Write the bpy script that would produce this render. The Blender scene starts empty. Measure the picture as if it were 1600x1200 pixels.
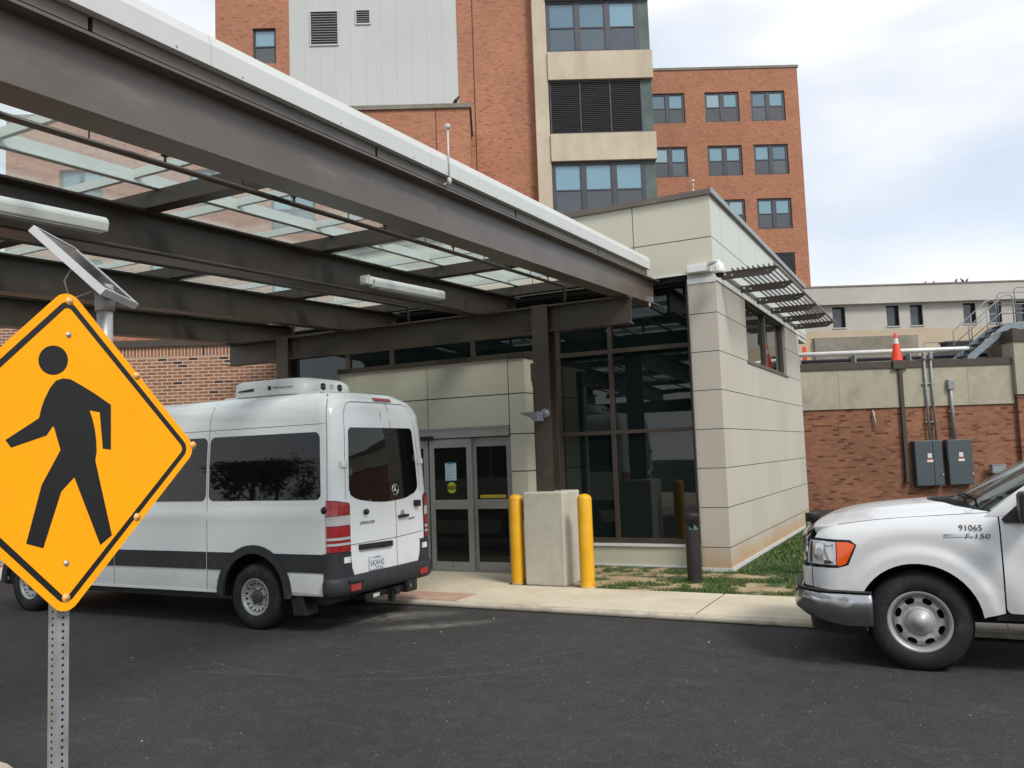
import bpy, bmesh, math, random
from mathutils import Vector, Matrix, noise
from mathutils.geometry import delaunay_2d_cdt
random.seed(7)
R = math.radians
S = bpy.context.scene
COL = S.collection

# ------------------------------------------------------------------ camera
cam_d = bpy.data.cameras.new('camera'); cam = bpy.data.objects.new('camera', cam_d); COL.objects.link(cam)
F, PITCH, ROLL, YAW, EYE = 1331.25, 8.27526e-2, -3.596745e-2, .473955482, 1.9
cy_, sy_ = math.cos(YAW), math.sin(YAW)
f0 = Vector((-sy_, cy_, 0)); r0 = Vector((cy_, sy_, 0)); u0 = Vector((0, 0, 1))
fw = f0*math.cos(PITCH) + u0*math.sin(PITCH); up = -f0*math.sin(PITCH) + u0*math.cos(PITCH)
rt = r0*math.cos(ROLL) + up*math.sin(ROLL); up = -r0*math.sin(ROLL) + up*math.cos(ROLL)
m3 = Matrix((rt, up, -fw)).transposed().to_4x4(); m3.translation = (0, 0, EYE)
cam.matrix_world = m3
cam_d.sensor_width = 36; cam_d.lens = F/1600*36; cam_d.clip_start = .05; cam_d.clip_end = 3000
S.camera = cam

# ------------------------------------------------------------------ world: daylight sky behind broken bright cloud
W = bpy.data.worlds.new("World"); S.world = W; W.use_nodes = True
nt = W.node_tree; nt.nodes.clear()
def wn(t, **k):
    n = nt.nodes.new(t)
    for a, b in k.items(): setattr(n, a, b)
    return n
SUN_EL, SUN_AZ = R(46), R(118)      # sun azimuth measured clockwise from +Y
sky = wn('ShaderNodeTexSky', sky_type='NISHITA', sun_disc=False, sun_elevation=SUN_EL, sun_rotation=SUN_AZ, air_density=1.2, dust_density=1.5)
bg1 = wn('ShaderNodeBackground'); bg1.inputs[1].default_value = .11
bg2 = wn('ShaderNodeBackground'); bg2.inputs[1].default_value = .61
tc = wn('ShaderNodeTexCoord'); mp = wn('ShaderNodeMapping'); mp.inputs[3].default_value = (1, 1, 2.6)
mp.inputs[1].default_value = (.35, .1, .25)
nz = wn('ShaderNodeTexNoise'); nz.inputs['Scale'].default_value = 1.7; nz.inputs['Detail'].default_value = 5; nz.inputs['Roughness'].default_value = .45
rp = wn('ShaderNodeValToRGB'); rp.color_ramp.elements[0].position = .34; rp.color_ramp.elements[1].position = .53
rp.color_ramp.elements[0].color = (.25, .25, .25, 1); rp.color_ramp.elements[1].color = (1, 1, 1, 1)
nz2 = wn('ShaderNodeTexNoise'); nz2.inputs['Scale'].default_value = 3.2; nz2.inputs['Detail'].default_value = 4
rp2 = wn('ShaderNodeValToRGB'); rp2.color_ramp.elements[0].position = .32; rp2.color_ramp.elements[1].position = .68
rp2.color_ramp.elements[0].color = (.74, .78, .86, 1); rp2.color_ramp.elements[1].color = (1, 1, 1.02, 1)
mx = wn('ShaderNodeMixShader'); wo = wn('ShaderNodeOutputWorld')
L = nt.links.new
L(tc.outputs['Generated'], mp.inputs[0]); L(mp.outputs[0], nz.inputs['Vector']); L(mp.outputs[0], nz2.inputs['Vector'])
L(nz.outputs[0], rp.inputs[0]); L(nz2.outputs[0], rp2.inputs[0]); L(rp2.outputs[0], bg2.inputs[0])
L(sky.outputs[0], bg1.inputs[0]); L(rp.outputs[0], mx.inputs[0]); L(bg1.outputs[0], mx.inputs[1]); L(bg2.outputs[0], mx.inputs[2])
L(mx.outputs[0], wo.inputs[0])
sun_d = bpy.data.lights.new('sun', 'SUN'); sun_d.energy = 1.5; sun_d.angle = R(16); sun_d.color = (1, .96, .9)
sun = bpy.data.objects.new('sun', sun_d); COL.objects.link(sun)
sdir = Vector((math.sin(SUN_AZ)*math.cos(SUN_EL), math.cos(SUN_AZ)*math.cos(SUN_EL), math.sin(SUN_EL)))
sun.rotation_euler = sdir.to_track_quat('Z', 'Y').to_euler()
S.view_settings.view_transform = 'Standard'; S.view_settings.look = 'None'; S.view_settings.gamma = 1
S.view_settings.exposure = .88; S.view_settings.use_curve_mapping = False

# ------------------------------------------------------------------ materials
def lin(h):
    h = h.lstrip('#'); c = [int(h[i:i+2], 16)/255 for i in (0, 2, 4)]
    return tuple(v/12.92 if v <= .04045 else ((v+.055)/1.055)**2.4 for v in c) + (1,)
MATS = {}
class NT:
    def __init__(s, name):
        s.m = bpy.data.materials.new(name); s.m.use_nodes = True; s.t = s.m.node_tree
        s.b = s.t.nodes['Principled BSDF']; s.o = s.t.nodes['Material Output']; MATS[name] = s.m
    def n(s, typ, ins=None, **k):
        x = s.t.nodes.new(typ)
        for a, b in k.items(): setattr(x, a, b)
        for a, b in (ins or {}).items():
            if isinstance(b, bpy.types.NodeSocket): s.t.links.new(b, x.inputs[a])
            else: x.inputs[a].default_value = b
        return x
    def set(s, **k):
        for a, b in k.items():
            a = a.replace('_', ' ')
            if isinstance(b, bpy.types.NodeSocket): s.t.links.new(b, s.b.inputs[a])
            else: s.b.inputs[a].default_value = b
    def coord(s, scale=(1, 1, 1), kind='Object'):
        c = s.n('ShaderNodeTexCoord'); m = s.n('ShaderNodeMapping', {3: scale}); s.t.links.new(c.outputs[kind], m.inputs[0]); return m.outputs[0]
    def noise(s, vec, sc, det=4, rough=.55):
        return s.n('ShaderNodeTexNoise', {'Vector': vec, 'Scale': sc, 'Detail': det, 'Roughness': rough}).outputs[0]
    def ramp(s, fac, stops):
        r = s.n('ShaderNodeValToRGB', {0: fac}); e = r.color_ramp.elements
        while len(e) < len(stops): e.new(.5)
        for q, (p, c) in zip(e, stops): q.position = p; q.color = c if len(c) == 4 else tuple(c)+(1,)
        return r.outputs[0]
    def mix(s, fac, a, b, mode='MIX'):
        x = s.n('ShaderNodeMix', data_type='RGBA', blend_type=mode)
        for i, v in ((0, fac), (6, a), (7, b)):
            if isinstance(v, bpy.types.NodeSocket): s.t.links.new(v, x.inputs[i])
            else: x.inputs[i].default_value = v
        return x.outputs[2]
    def math(s, op, a, b=0.):
        x = s.n('ShaderNodeMath', operation=op)
        for i, v in ((0, a), (1, b)):
            if isinstance(v, bpy.types.NodeSocket): s.t.links.new(v, x.inputs[i])
            else: x.inputs[i].default_value = v
        return x.outputs[0]
    def bump(s, h, st=.3, d=.01):
        b = s.n('ShaderNodeBump', {'Height': h, 'Strength': st, 'Distance': d}); s.t.links.new(b.outputs[0], s.b.inputs['Normal'])
def plain(name, col, rough=.5, metal=0., var=.12, sc=3., bump=0., coat=0., spec=.5, fine=60):
    k = NT(name); c = lin(col) if isinstance(col, str) else tuple(col)+(1,)
    v = k.coord(); n1 = k.noise(v, sc, 5)
    d = tuple(x*(1-var) for x in c[:3])+(1,); l = tuple(min(1, x*(1+var)) for x in c[:3])+(1,)
    k.set(Base_Color=k.ramp(n1, [(.3, d), (.7, l)]), Metallic=metal, Specular_IOR_Level=spec)
    rn = k.n('ShaderNodeMapRange', {0: k.noise(v, sc*4, 3), 3: max(0, rough-.07), 4: min(1, rough+.07)}); k.set(Roughness=rn.outputs[0])
    if coat: k.set(Coat_Weight=coat, Coat_Roughness=.04)
    if bump: k.bump(k.noise(v, fine, 3), bump, .004)
    return k.m
def walluv(k, off=0.):
    c = k.n('ShaderNodeTexCoord'); sp = k.n('ShaderNodeSeparateXYZ', {0: c.outputs['Object']})
    u = k.math('ADD', sp.outputs[0], sp.outputs[1])
    cb = k.n('ShaderNodeCombineXYZ', {0: k.math('ADD', u, off), 1: sp.outputs[2], 2: 0.}); return cb.outputs[0], sp
def brick(name, stops, mortar, ms=.010, mort_mix=1., bw=.203, bh=.0677, sold=None, stain=.25, streak=0.):
    k = NT(name); uv, sp = walluv(k)
    b = k.n('ShaderNodeTexBrick', {'Vector': uv, 'Color1': (0, 0, 0, 1), 'Color2': (1, 1, 1, 1), 'Mortar': (.5, .5, .5, 1), 'Scale': 1., 'Mortar Size': ms, 'Mortar Smooth': .1, 'Bias': 0., 'Brick Width': bw, 'Row Height': bh})
    b.offset = .5; b.offset_frequency = 2
    bc = k.ramp(b.outputs[0], stops); fac = b.outputs[1]
    if sold:
        z0, z1 = sold; s2 = k.n('ShaderNodeVectorMath', {0: uv, 1: (0, -z0, 0)}, operation='ADD')
        b2 = k.n('ShaderNodeTexBrick', {'Vector': s2.outputs[0], 'Color1': (0, 0, 0, 1), 'Color2': (1, 1, 1, 1), 'Mortar': (.5, .5, .5, 1), 'Scale': 1., 'Mortar Size': ms, 'Mortar Smooth': .1, 'Bias': 0., 'Brick Width': bh, 'Row Height': z1-z0}); b2.offset = 0
        a = k.math('MULTIPLY', k.math('GREATER_THAN', sp.outputs[2], z0), k.math('LESS_THAN', sp.outputs[2], z1))
        bc = k.mix(a, bc, k.ramp(b2.outputs[0], stops)); f2 = k.n('ShaderNodeMix', {0: a, 2: fac, 3: b2.outputs[1]}); fac = f2.outputs[0]
    mv = k.coord(); n1 = k.noise(mv, .35, 5, .6)
    bc = k.mix(stain, bc, k.ramp(n1, [(.3, (.35, .30, .28)), (.65, (1, 1, 1))]), 'MULTIPLY')
    if streak:
        sv = k.coord((6, 6, .25)); bc = k.mix(streak, bc, k.ramp(k.noise(sv, 1.2, 4), [(.35, (.5, .45, .42)), (.6, (1, 1, 1))]), 'MULTIPLY')
    fm = k.math('MULTIPLY', fac, mort_mix)
    k.set(Base_Color=k.mix(fm, bc, mortar), Roughness=.88, Specular_IOR_Level=.25)
    h = k.mix(.35, k.ramp(fac, [(0, (1, 1, 1)), (1, (0, 0, 0))]), k.noise(mv, 90, 3)); k.bump(h, .5, .006)
    return k.m

# asphalt
k = NT('asphalt'); v = k.coord()
n1 = k.noise(v, .45, 6, .6); n2 = k.noise(v, 140, 2, .7); n3 = k.noise(k.coord((1, 3.2, 1)), 1.1, 6, .65)
base = k.ramp(n1, [(.3, (.034, .0325, .031)), (.72, (.052, .050, .048))])
base = k.mix(.55, base, k.ramp(n2, [(.36, (.45, .45, .45)), (.62, (1.25, 1.25, 1.25)), (.74, (2.6, 2.5, 2.4))]), 'MULTIPLY')
vs = k.n('ShaderNodeTexVoronoi', {'Vector': v, 'Scale': 42.}); wn_a = k.n('ShaderNodeTexWhiteNoise', {0: vs.outputs['Position']}).outputs[0]
spk = k.math('MULTIPLY', k.math('LESS_THAN', vs.outputs['Distance'], .22), k.math('GREATER_THAN', wn_a, .86))
base = k.mix(k.math('MULTIPLY', spk, .5), base, (.22, .21, .19, 1))
vs2 = k.n('ShaderNodeTexVoronoi', {'Vector': v, 'Scale': 85.}); base = k.mix(.6, base, k.ramp(k.n('ShaderNodeTexWhiteNoise', {0: vs2.outputs['Position']}).outputs[0], [(.0, (.7, .7, .7)), (.8, (1.1, 1.1, 1.1)), (1., (1.7, 1.68, 1.65))]), 'MULTIPLY')
base = k.mix(.6, base, k.ramp(k.noise(v, 5.5, 6, .72), [(.35, (.72, .72, .72)), (.65, (1.25, 1.25, 1.25))]), 'MULTIPLY')
base = k.mix(k.ramp(n3, [(.6, (0, 0, 0)), (.8, (.22, .22, .22))]), base, (.20, .19, .17, 1))
# drifted dust beside the kerb ramp, in two soft tongues
c = k.n('ShaderNodeTexCoord')
def blob(cx, cy, rx, ry, ang, amp):
    m = k.n('ShaderNodeMapping', {1: (0, 0, 0)}, vector_type='TEXTURE'); m.inputs[1].default_value = (cx, cy, 0); m.inputs[2].default_value = (0, 0, R(ang)); m.inputs[3].default_value = (rx, ry, 1e3)
    k.t.links.new(c.outputs['Object'], m.inputs[0])
    g = k.n('ShaderNodeTexGradient', {0: m.outputs[0]}, gradient_type='SPHERICAL')
    return k.math('MULTIPLY', g.outputs[1], amp)
bl = k.math('ADD', blob(-6.35, 8.55, 1.2, .36, 35, 1.), blob(-5.35, 8.35, .9, .22, 38, .8))
bl = k.math('ADD', bl, blob(-7.2, 8.9, 1.2, .4, 20, .5))
dn = k.math('MULTIPLY', bl, k.ramp(k.noise(v, 3.5, 6, .7), [(.33, (.0, .0, .0)), (.66, (1, 1, 1))]))
base = k.mix(k.math('MINIMUM', k.math('MULTIPLY', dn, 1.5), .8), base, (.20, .19, .165, 1))
# thin scuffed tyre arcs
def ring(cx, cy, r, w, ax, amp):
    s_ = k.n('ShaderNodeVectorMath', {0: c.outputs['Object'], 1: (-cx, -cy, 0)}, operation='ADD')
    q = k.n('ShaderNodeVectorMath', {0: s_.outputs[0], 1: (1, 1, 0)}, operation='MULTIPLY')
    ln = k.n('ShaderNodeVectorMath', {0: q.outputs[0]}, operation='LENGTH').outputs['Value']
    d = k.math('ABSOLUTE', k.math('SUBTRACT', ln, r)); f = k.math('SUBTRACT', 1., k.math('DIVIDE', d, w)); f = k.math('MAXIMUM', f, 0.)
    m = k.n('ShaderNodeSeparateXYZ', {0: s_.outputs[0]}); g = k.math('GREATER_THAN', k.math('MULTIPLY', m.outputs[1], ax), r*.55)
    return k.math('MULTIPLY', k.math('MULTIPLY', f, g), amp)
rg = k.math('ADD', ring(-5.6, 8.9, 2.9, .05, -1, .12), ring(-6.9, 10.1, 4.3, .03, -1, .10))
rg = k.math('MULTIPLY', rg, k.ramp(k.noise(v, 9, 5, .75), [(.42, (0, 0, 0)), (.62, (1, 1, 1))]))
base = k.mix(rg, base, (.3, .29, .27, 1))
k.set(Base_Color=base, Roughness=.86, Specular_IOR_Level=.3); k.bump(k.noise(v, 110, 4, .7), .7, .006)

# sidewalk concrete
def concrete(name, a, b, stain=.3, sc=1.2, bump=.25):
    k = NT(name); v = k.coord(); c0 = k.ramp(k.noise(v, sc, 7, .62), [(.3, lin(a)), (.7, lin(b))])
    c0 = k.mix(stain, c0, k.ramp(k.noise(v, sc*5, 6, .7), [(.3, (.72, .68, .62)), (.6, (1, 1, 1))]), 'MULTIPLY')
    c0 = k.mix(.25, c0, k.ramp(k.noise(v, 160, 2), [(.35, (.75, .75, .75)), (.6, (1, 1, 1))]), 'MULTIPLY')
    k.set(Base_Color=c0, Roughness=.85, Specular_IOR_Level=.3); k.bump(k.noise(v, 120, 4, .6), bump, .004); return k.m
concrete('sidewalk', '#c3b79f', '#d3c9b3'); concrete('kerb', '#b3aa98', '#c6bdab', .45)
concrete('pier', '#b2afa2', '#bfbcae', .35, 1.6); concrete('band', '#9c9684', '#b0aa98', .5, .5)
concrete('towerstone', '#b9ac97', '#c9bda8', .3, .3); concrete('farstone', '#a9a69f', '#b5b2ab', .3, .2); concrete('fartan', '#ab9c86', '#b8aa94', .3, .2)
concrete('darkstone', '#77736a', '#8f8a7e', .8, .6)
k = NT('tactile'); v = k.coord(); vo = k.n('ShaderNodeTexVoronoi', {'Vector': v, 'Scale': 17, 'Randomness': 0.})
k.set(Base_Color=k.mix(.5, k.ramp(k.noise(v, 3, 5), [(.3, lin('#b3917d')), (.7, lin('#c4a793'))]), k.ramp(vo.outputs[0], [(.2, (1.15, 1.15, 1.15)), (.5, (.7, .65, .62))]), 'MULTIPLY'), Roughness=.85)
k.bump(k.ramp(vo.outputs[0], [(.2, (1, 1, 1)), (.45, (0, 0, 0))]), .6, .006)
# soil under the lawn
k = NT('soil'); v = k.coord(); sp = k.n('ShaderNodeSeparateXYZ', {0: k.n('ShaderNodeTexCoord').outputs['Object']})
far = k.n('ShaderNodeMapRange', {0: sp.outputs[1], 1: 12.6, 2: 14.5, 3: 0., 4: .45}).outputs[0]
g = k.math('ADD', k.noise(v, 1.6, 6, .65), far)
soil = k.ramp(k.noise(v, 4, 6), [(.3, lin('#8f7a58')), (.7, lin('#b5a07c'))])
k.set(Base_Color=k.mix(k.ramp(g, [(.50, (0, 0, 0)), (.58, (1, 1, 1))]), soil, (.045, .075, .02, 1)), Roughness=.95); k.bump(k.noise(v, 40, 5), .8, .02)
k = NT('blade'); oi = k.coord(); k.set(Base_Color=k.ramp(k.noise(oi, 2.2, 4), [(.3, (.04, .085, .018)), (.5, (.07, .13, .03)), (.75, (.16, .17, .06))]), Roughness=.6)

ORB = [(0, (.16, .062, .035)), (.12, (.36, .15, .08)), (.5, (.42, .18, .10)), (.9, (.50, .23, .13)), (1, (.2, .08, .05))]
brick('hospitalbrick', [(0, (.27, .11, .065)), (.05, (.36, .155, .088)), (.5, (.41, .18, .105)), (.88, (.46, .21, .128)), (.965, (.25, .11, .07)), (1, (.26, .11, .07))], (.40, .24, .16, 1), .008, .45, stain=.3)
brick('podiumbrick', [(0, (.13, .05, .03)), (.09, (.23, .105, .065)), (.5, (.28, .128, .077)), (.88, (.33, .155, .094)), (.94, (.12, .045, .03)), (1, (.13, .05, .035))], (.26, .15, .10, 1), .006, .3, stain=.5)
brick('newbrick', [(0, (.045, .03, .04)), (.055, (.05, .035, .045)), (.07, (.22, .10, .06)), (.5, (.26, .12, .075)), (.9, (.33, .15, .09)), (.985, (.32, .17, .11)), (1, (.42, .12, .07))], (.50, .38, .28, 1), .011, 1., sold=(4.08, 4.29), stain=.1)

# limestone cladding in courses
k = NT('stone'); uv, sp = walluv(k, .37); u2 = k.n('ShaderNodeVectorMath', {0: uv, 1: (0, -.41, 0)}, operation='ADD').outputs[0]
b = k.n('ShaderNodeTexBrick', {'Vector': u2, 'Color1': (0, 0, 0, 1), 'Color2': (1, 1, 1, 1), 'Mortar': (.5, .5, .5, 1), 'Scale': 1., 'Mortar Size': .0035, 'Mortar Smooth': .2, 'Bias': 0., 'Brick Width': 1.22, 'Row Height': .59}); b.offset = .33; b.offset_frequency = 2
hz = k.math('ABSOLUTE', k.math('SUBTRACT', k.math('FRACT', k.math('DIVIDE', k.math('SUBTRACT', sp.outputs[2], .41-.295+5.9), .59)), .5))
hl = k.math('LESS_THAN', hz, .010)
c0 = k.ramp(b.outputs[0], [(0, lin('#b3ada2')), (.5, lin('#b8b2a7')), (1, lin('#bcb6ab'))])
c0 = k.mix(.2, c0, k.ramp(k.noise(k.coord((1, 1, .5)), 1.3, 6, .6), [(.3, (.82, .79, .75)), (.65, (1, 1, 1))]), 'MULTIPLY')
st = k.n('ShaderNodeMapRange', {0: k.math('ADD', sp.outputs[2], k.math('MULTIPLY', k.noise(k.coord(), 2.2, 5), .5)), 1: .38, 2: .75, 3: .8, 4: 0.}).outputs[0]
c0 = k.mix(st, c0, lin('#b08f63'), 'MIX')
c0 = k.mix(k.math('MULTIPLY', b.outputs[1], .35), c0, (.16, .14, .12, 1)); c0 = k.mix(hl, c0, (.035, .03, .025, 1))
k.set(Base_Color=c0, Roughness=.8, Specular_IOR_Level=.3); k.bump(k.noise(k.coord(), 70, 4), .15, .003)

plain('cream', '#c0bdab', .5, 0, .04, .8, .05); plain('creamskylit', '#c4c6bd', .42, 0, .04, .8)  # second cream: the same panels with the side's skylight put into the colour
plain('bronze', '#645b53', .38, .15, .12, 1.5, spec=.5); plain('bronzedark', '#453d36', .42, .15, .1, 2)  # darker bronze: dark fittings, and canopy steel with its shade put into the colour
plain('white_metal', '#d2d4d2', .35, .0, .05, 2); plain('fasciametal', '#c4c6c2', .4, .05, .05, 1.2); plain('bumperchrome', '#b4b5b6', .2, 1., .08, 3); plain('glazingbar', '#c6ccc8', .4, .1, .06, 2)
plain('panelframe', '#c4c6c8', .4, .2); plain('alu', '#a3a4a3', .4, .4, .08, 2); plain('aluflat', '#9b9c99', .42, .35, .06, 2)
plain('galv', '#8b8e90', .5, .25, .2, 12); plain('galvsteel', '#7f8b92', .5, .55, .2, 6)
plain('black', '#161616', .5, 0, .2, 6); plain('blackgloss', '#0c0c0d', .2, 0, .1, 6); plain('gap', (.006, .006, .006), .9)
plain('rubber', '#151516', .78, 0, .25, 9, .3); plain('plasticgrey', '#23262a', .62, 0, .12, 5, .1, fine=200)
plain('yellow', '#dba21a', .42, 0, .06, 3, spec=.4); plain('signblack', '#0d0d0c', .45)
plain('lightbollard', '#2c2a29', .5, .2, .1, 5); plain('orange', '#e0421c', .5, 0, .08, 4); plain('conewhite', '#cfcabf', .6)
plain('greypanel', '#b2b5b2', .5, 0, .04, .25); plain('louver', '#1d1c1c', .5, .2); plain('louvermid', '#3c3a3a', .5, .2)
plain('framegrey', '#42434a', .45, .3, .08, 2); plain('verdigris', '#4e5d58', .7, 0, .3, .8); plain('cabinet', '#4a5257', .45, .2, .08, 3)
plain('pvc', '#b9b9b2', .5); plain('red', '#98101a', .25, 0, .1, 6, coat=.6); plain('amber', '#e2560e', .25, 0, .05, 6, coat=.6)
plain('paper', '#a9c3c8', .6, 0, .03); plain('sticker', '#b4bd2c', .5); plain('stickeryellow', '#c9b23a', .5); plain('bluetape', '#2a6a86', .5); plain('redpaint', '#a82a20', .5)
plain('pipewhite', '#d5d5cf', .35, .3); plain('bark', '#4a3a2c', .9, 0, .3, 8, .6); plain('plate', '#cdd2d8', .45); plain('plateblue', '#2a3350', .5)
plain('lampgrey', '#6d7076', .3, .2); plain('emblem', '#c9cccf', .18, .9); plain('chrome', '#c4c4c4', .12, 1., .06, 2)
plain('steelrim', '#a2a3a2', .45, .35, .12, 8); plain('rimdark', '#39393a', .6); plain('textdark', '#2c2d2f', .4, .3); plain('camdome', '#101012', .08)
for pn_, pc_ in (('paint', '#dfe2e3'), ('paint2', '#cfd1d1')):
  k = NT(pn_); v = k.coord()
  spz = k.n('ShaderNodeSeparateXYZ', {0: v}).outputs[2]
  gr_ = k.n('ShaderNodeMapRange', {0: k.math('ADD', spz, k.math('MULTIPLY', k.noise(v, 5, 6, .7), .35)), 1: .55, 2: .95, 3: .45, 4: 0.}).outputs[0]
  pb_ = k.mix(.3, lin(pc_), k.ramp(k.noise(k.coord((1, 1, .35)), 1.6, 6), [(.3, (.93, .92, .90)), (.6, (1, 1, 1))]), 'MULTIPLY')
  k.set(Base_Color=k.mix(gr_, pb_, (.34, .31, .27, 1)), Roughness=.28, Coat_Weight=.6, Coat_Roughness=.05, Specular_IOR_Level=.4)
def glass(name, col, rough=.02, ior=1.6, wob=0., sc=2.):
    k = NT(name); k.set(Base_Color=tuple(col)+(1,), Roughness=rough, IOR=ior, Specular_IOR_Level=.5, Coat_Weight=0.)
    if wob: k.bump(k.noise(k.coord((1, 1, 1)), sc, 3), wob, .05)
    return k.m
glass('facadeglass', (.006, .011, .011), .015, 1.6, .02, .6); glass('vanglass', (.004, .004, .005), .02, 1.45, .02, 1.)
glass('doorglass', (.010, .011, .011), .03, 1.5); glass('sashup', (.16, .30, .37), .04, 1.8, .25, .7); glass('sashuppale', (.26, .38, .43), .06, 1.8, .3, .9); glass('sashupdim', (.09, .17, .22), .04, 1.8, .3, .8); glass('sashlowpale', (.05, .07, .085), .04, 1.9, .5, 1.3); glass('sashlow', (.015, .022, .03), .03, 2.0, .5, .9)  # upper sashes: sky reflection and pale blinds inside put into the glass colour
glass('farglass', (.04, .055, .06), .05, 1.7, .2); glass('lensclear', (.50, .47, .47), .15, 1.5); glass('lens', (.55, .56, .57), .08, 1.5); glass('solar', (.012, .014, .022), .12, 1.5)
k = NT('skylight'); t_ = k.n('ShaderNodeBsdfTransparent', {0: (.93, .96, .95, 1)}); gl = k.n('ShaderNodeBsdfGlossy', {0: (.9, 1, .97, 1), 'Roughness': .04})
lw = k.n('ShaderNodeLayerWeight', {0: .5}).outputs[1]; fr = k.n('ShaderNodeMath', {0: k.math('MULTIPLY', k.math('POWER', lw, 4.), .35), 1: .025}, operation='ADD'); df = k.n('ShaderNodeBsdfTranslucent', {0: (.8, .85, .83, 1)})
m1 = k.n('ShaderNodeMixShader', {0: .075, 1: t_.outputs[0], 2: df.outputs[0]}); m2 = k.n('ShaderNodeMixShader', {0: fr.outputs[0], 1: m1.outputs[0], 2: gl.outputs[0]})
k.t.links.new(m2.outputs[0], k.o.inputs[0])
k = NT('clearglass'); t_ = k.n('ShaderNodeBsdfTransparent', {0: (.58, .68, .65, 1)}); gl = k.n('ShaderNodeBsdfGlossy', {0: (1, 1, 1, 1), 'Roughness': .02})
lw = k.n('ShaderNodeLayerWeight', {0: .5}).outputs[1]; fr = k.n('ShaderNodeMath', {0: k.math('MULTIPLY', k.math('POWER', lw, 3.5), .5), 1: .04}, operation='ADD'); m2 = k.n('ShaderNodeMixShader', {0: fr.outputs[0], 1: t_.outputs[0], 2: gl.outputs[0]}); k.t.links.new(m2.outputs[0], k.o.inputs[0])
k = NT('signyellow'); k.set(Base_Color=k.mix(.15, (1.0, .385, .0, 1), k.ramp(k.noise(k.coord(), 400, 2), [(.3, (.9, .9, .9)), (.6, (1, 1, 1))]), 'MULTIPLY'), Roughness=.6, Specular_IOR_Level=.25); plain('washer', '#d8a25a', .35)
k = NT('leaf'); k.set(Base_Color=k.ramp(k.noise(k.coord(), .8, 4), [(.3, (.03, .055, .015)), (.7, (.08, .13, .035))]), Roughness=.6)
MT = MATS

def wear(name, dirt, amt, sc, stops, scale=(1, 1, 1)):
    m = MATS[name]; t = m.node_tree; b = t.nodes['Principled BSDF']; lk = b.inputs['Base Color'].links[0].from_socket
    c = t.nodes.new('ShaderNodeTexCoord'); mp2 = t.nodes.new('ShaderNodeMapping'); mp2.inputs[3].default_value = scale; t.links.new(c.outputs['Object'], mp2.inputs[0])
    n = t.nodes.new('ShaderNodeTexNoise'); n.inputs['Scale'].default_value = sc; n.inputs['Detail'].default_value = 7; n.inputs['Roughness'].default_value = .7; t.links.new(mp2.outputs[0], n.inputs[0])
    r = t.nodes.new('ShaderNodeValToRGB'); r.color_ramp.elements[0].position, r.color_ramp.elements[1].position = stops; r.color_ramp.elements[1].color = (amt, amt, amt, 1); t.links.new(n.outputs[0], r.inputs[0])
    x = t.nodes.new('ShaderNodeMix'); x.data_type = 'RGBA'; t.links.new(r.outputs[0], x.inputs[0]); t.links.new(lk, x.inputs[6]); x.inputs[7].default_value = tuple(dirt)+(1,); t.links.new(x.outputs[2], b.inputs['Base Color'])
wear('bronze', (.30, .27, .24), .45, 2.2, (.56, .80), (1, .6, 3)); wear('bronze', (.05, .045, .04), .5, 9, (.60, .78)); wear('bronzedark', (.16, .14, .12), .4, 3, (.58, .8))
wear('yellow', (.10, .08, .04), .6, 7, (.60, .76), (1, 1, .6)); wear('yellow', (.95, .72, .25), .3, 3, (.5, .8)); wear('pier', (.26, .24, .20), .4, 1.7, (.55, .8), (1, 1, .35)); wear('pier', (.12, .11, .09), .8, 22, (.66, .72))
wear('cream', (.44, .42, .35), .25, 1.3, (.5, .8), (1, 1, .2)); wear('creamskylit', (.42, .42, .38), .3, 1.3, (.5, .8), (1, 1, .2)); wear('white_metal', (.45, .44, .40), .35, 3, (.52, .8))
wear('band', (.16, .15, .12), .6, .9, (.5, .75), (1, 1, .6)); wear('kerb', (.16, .14, .12), .7, 3.5, (.52, .72)); wear('sidewalk', (.33, .28, .22), .5, 1.1, (.52, .78)); wear('sidewalk', (.12, .10, .08), .7, 30, (.70, .74))
wear('towerstone', (.30, .26, .20), .5, .7, (.45, .75), (2, 2, .25)); wear('greypanel', (.45, .46, .45), .4, .3, (.45, .8), (3, 3, .2)); wear('hospitalbrick', (.24, .13, .085), .4, .25, (.5, .8), (1, 1, .5)); wear('plasticgrey', (.12, .11, .10), .4, 6, (.55, .8))
wear('rubber', (.10, .09, .08), .5, 7, (.5, .8)); wear('signyellow', (.62, .22, 0), .3, 5, (.5, .85))

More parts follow.
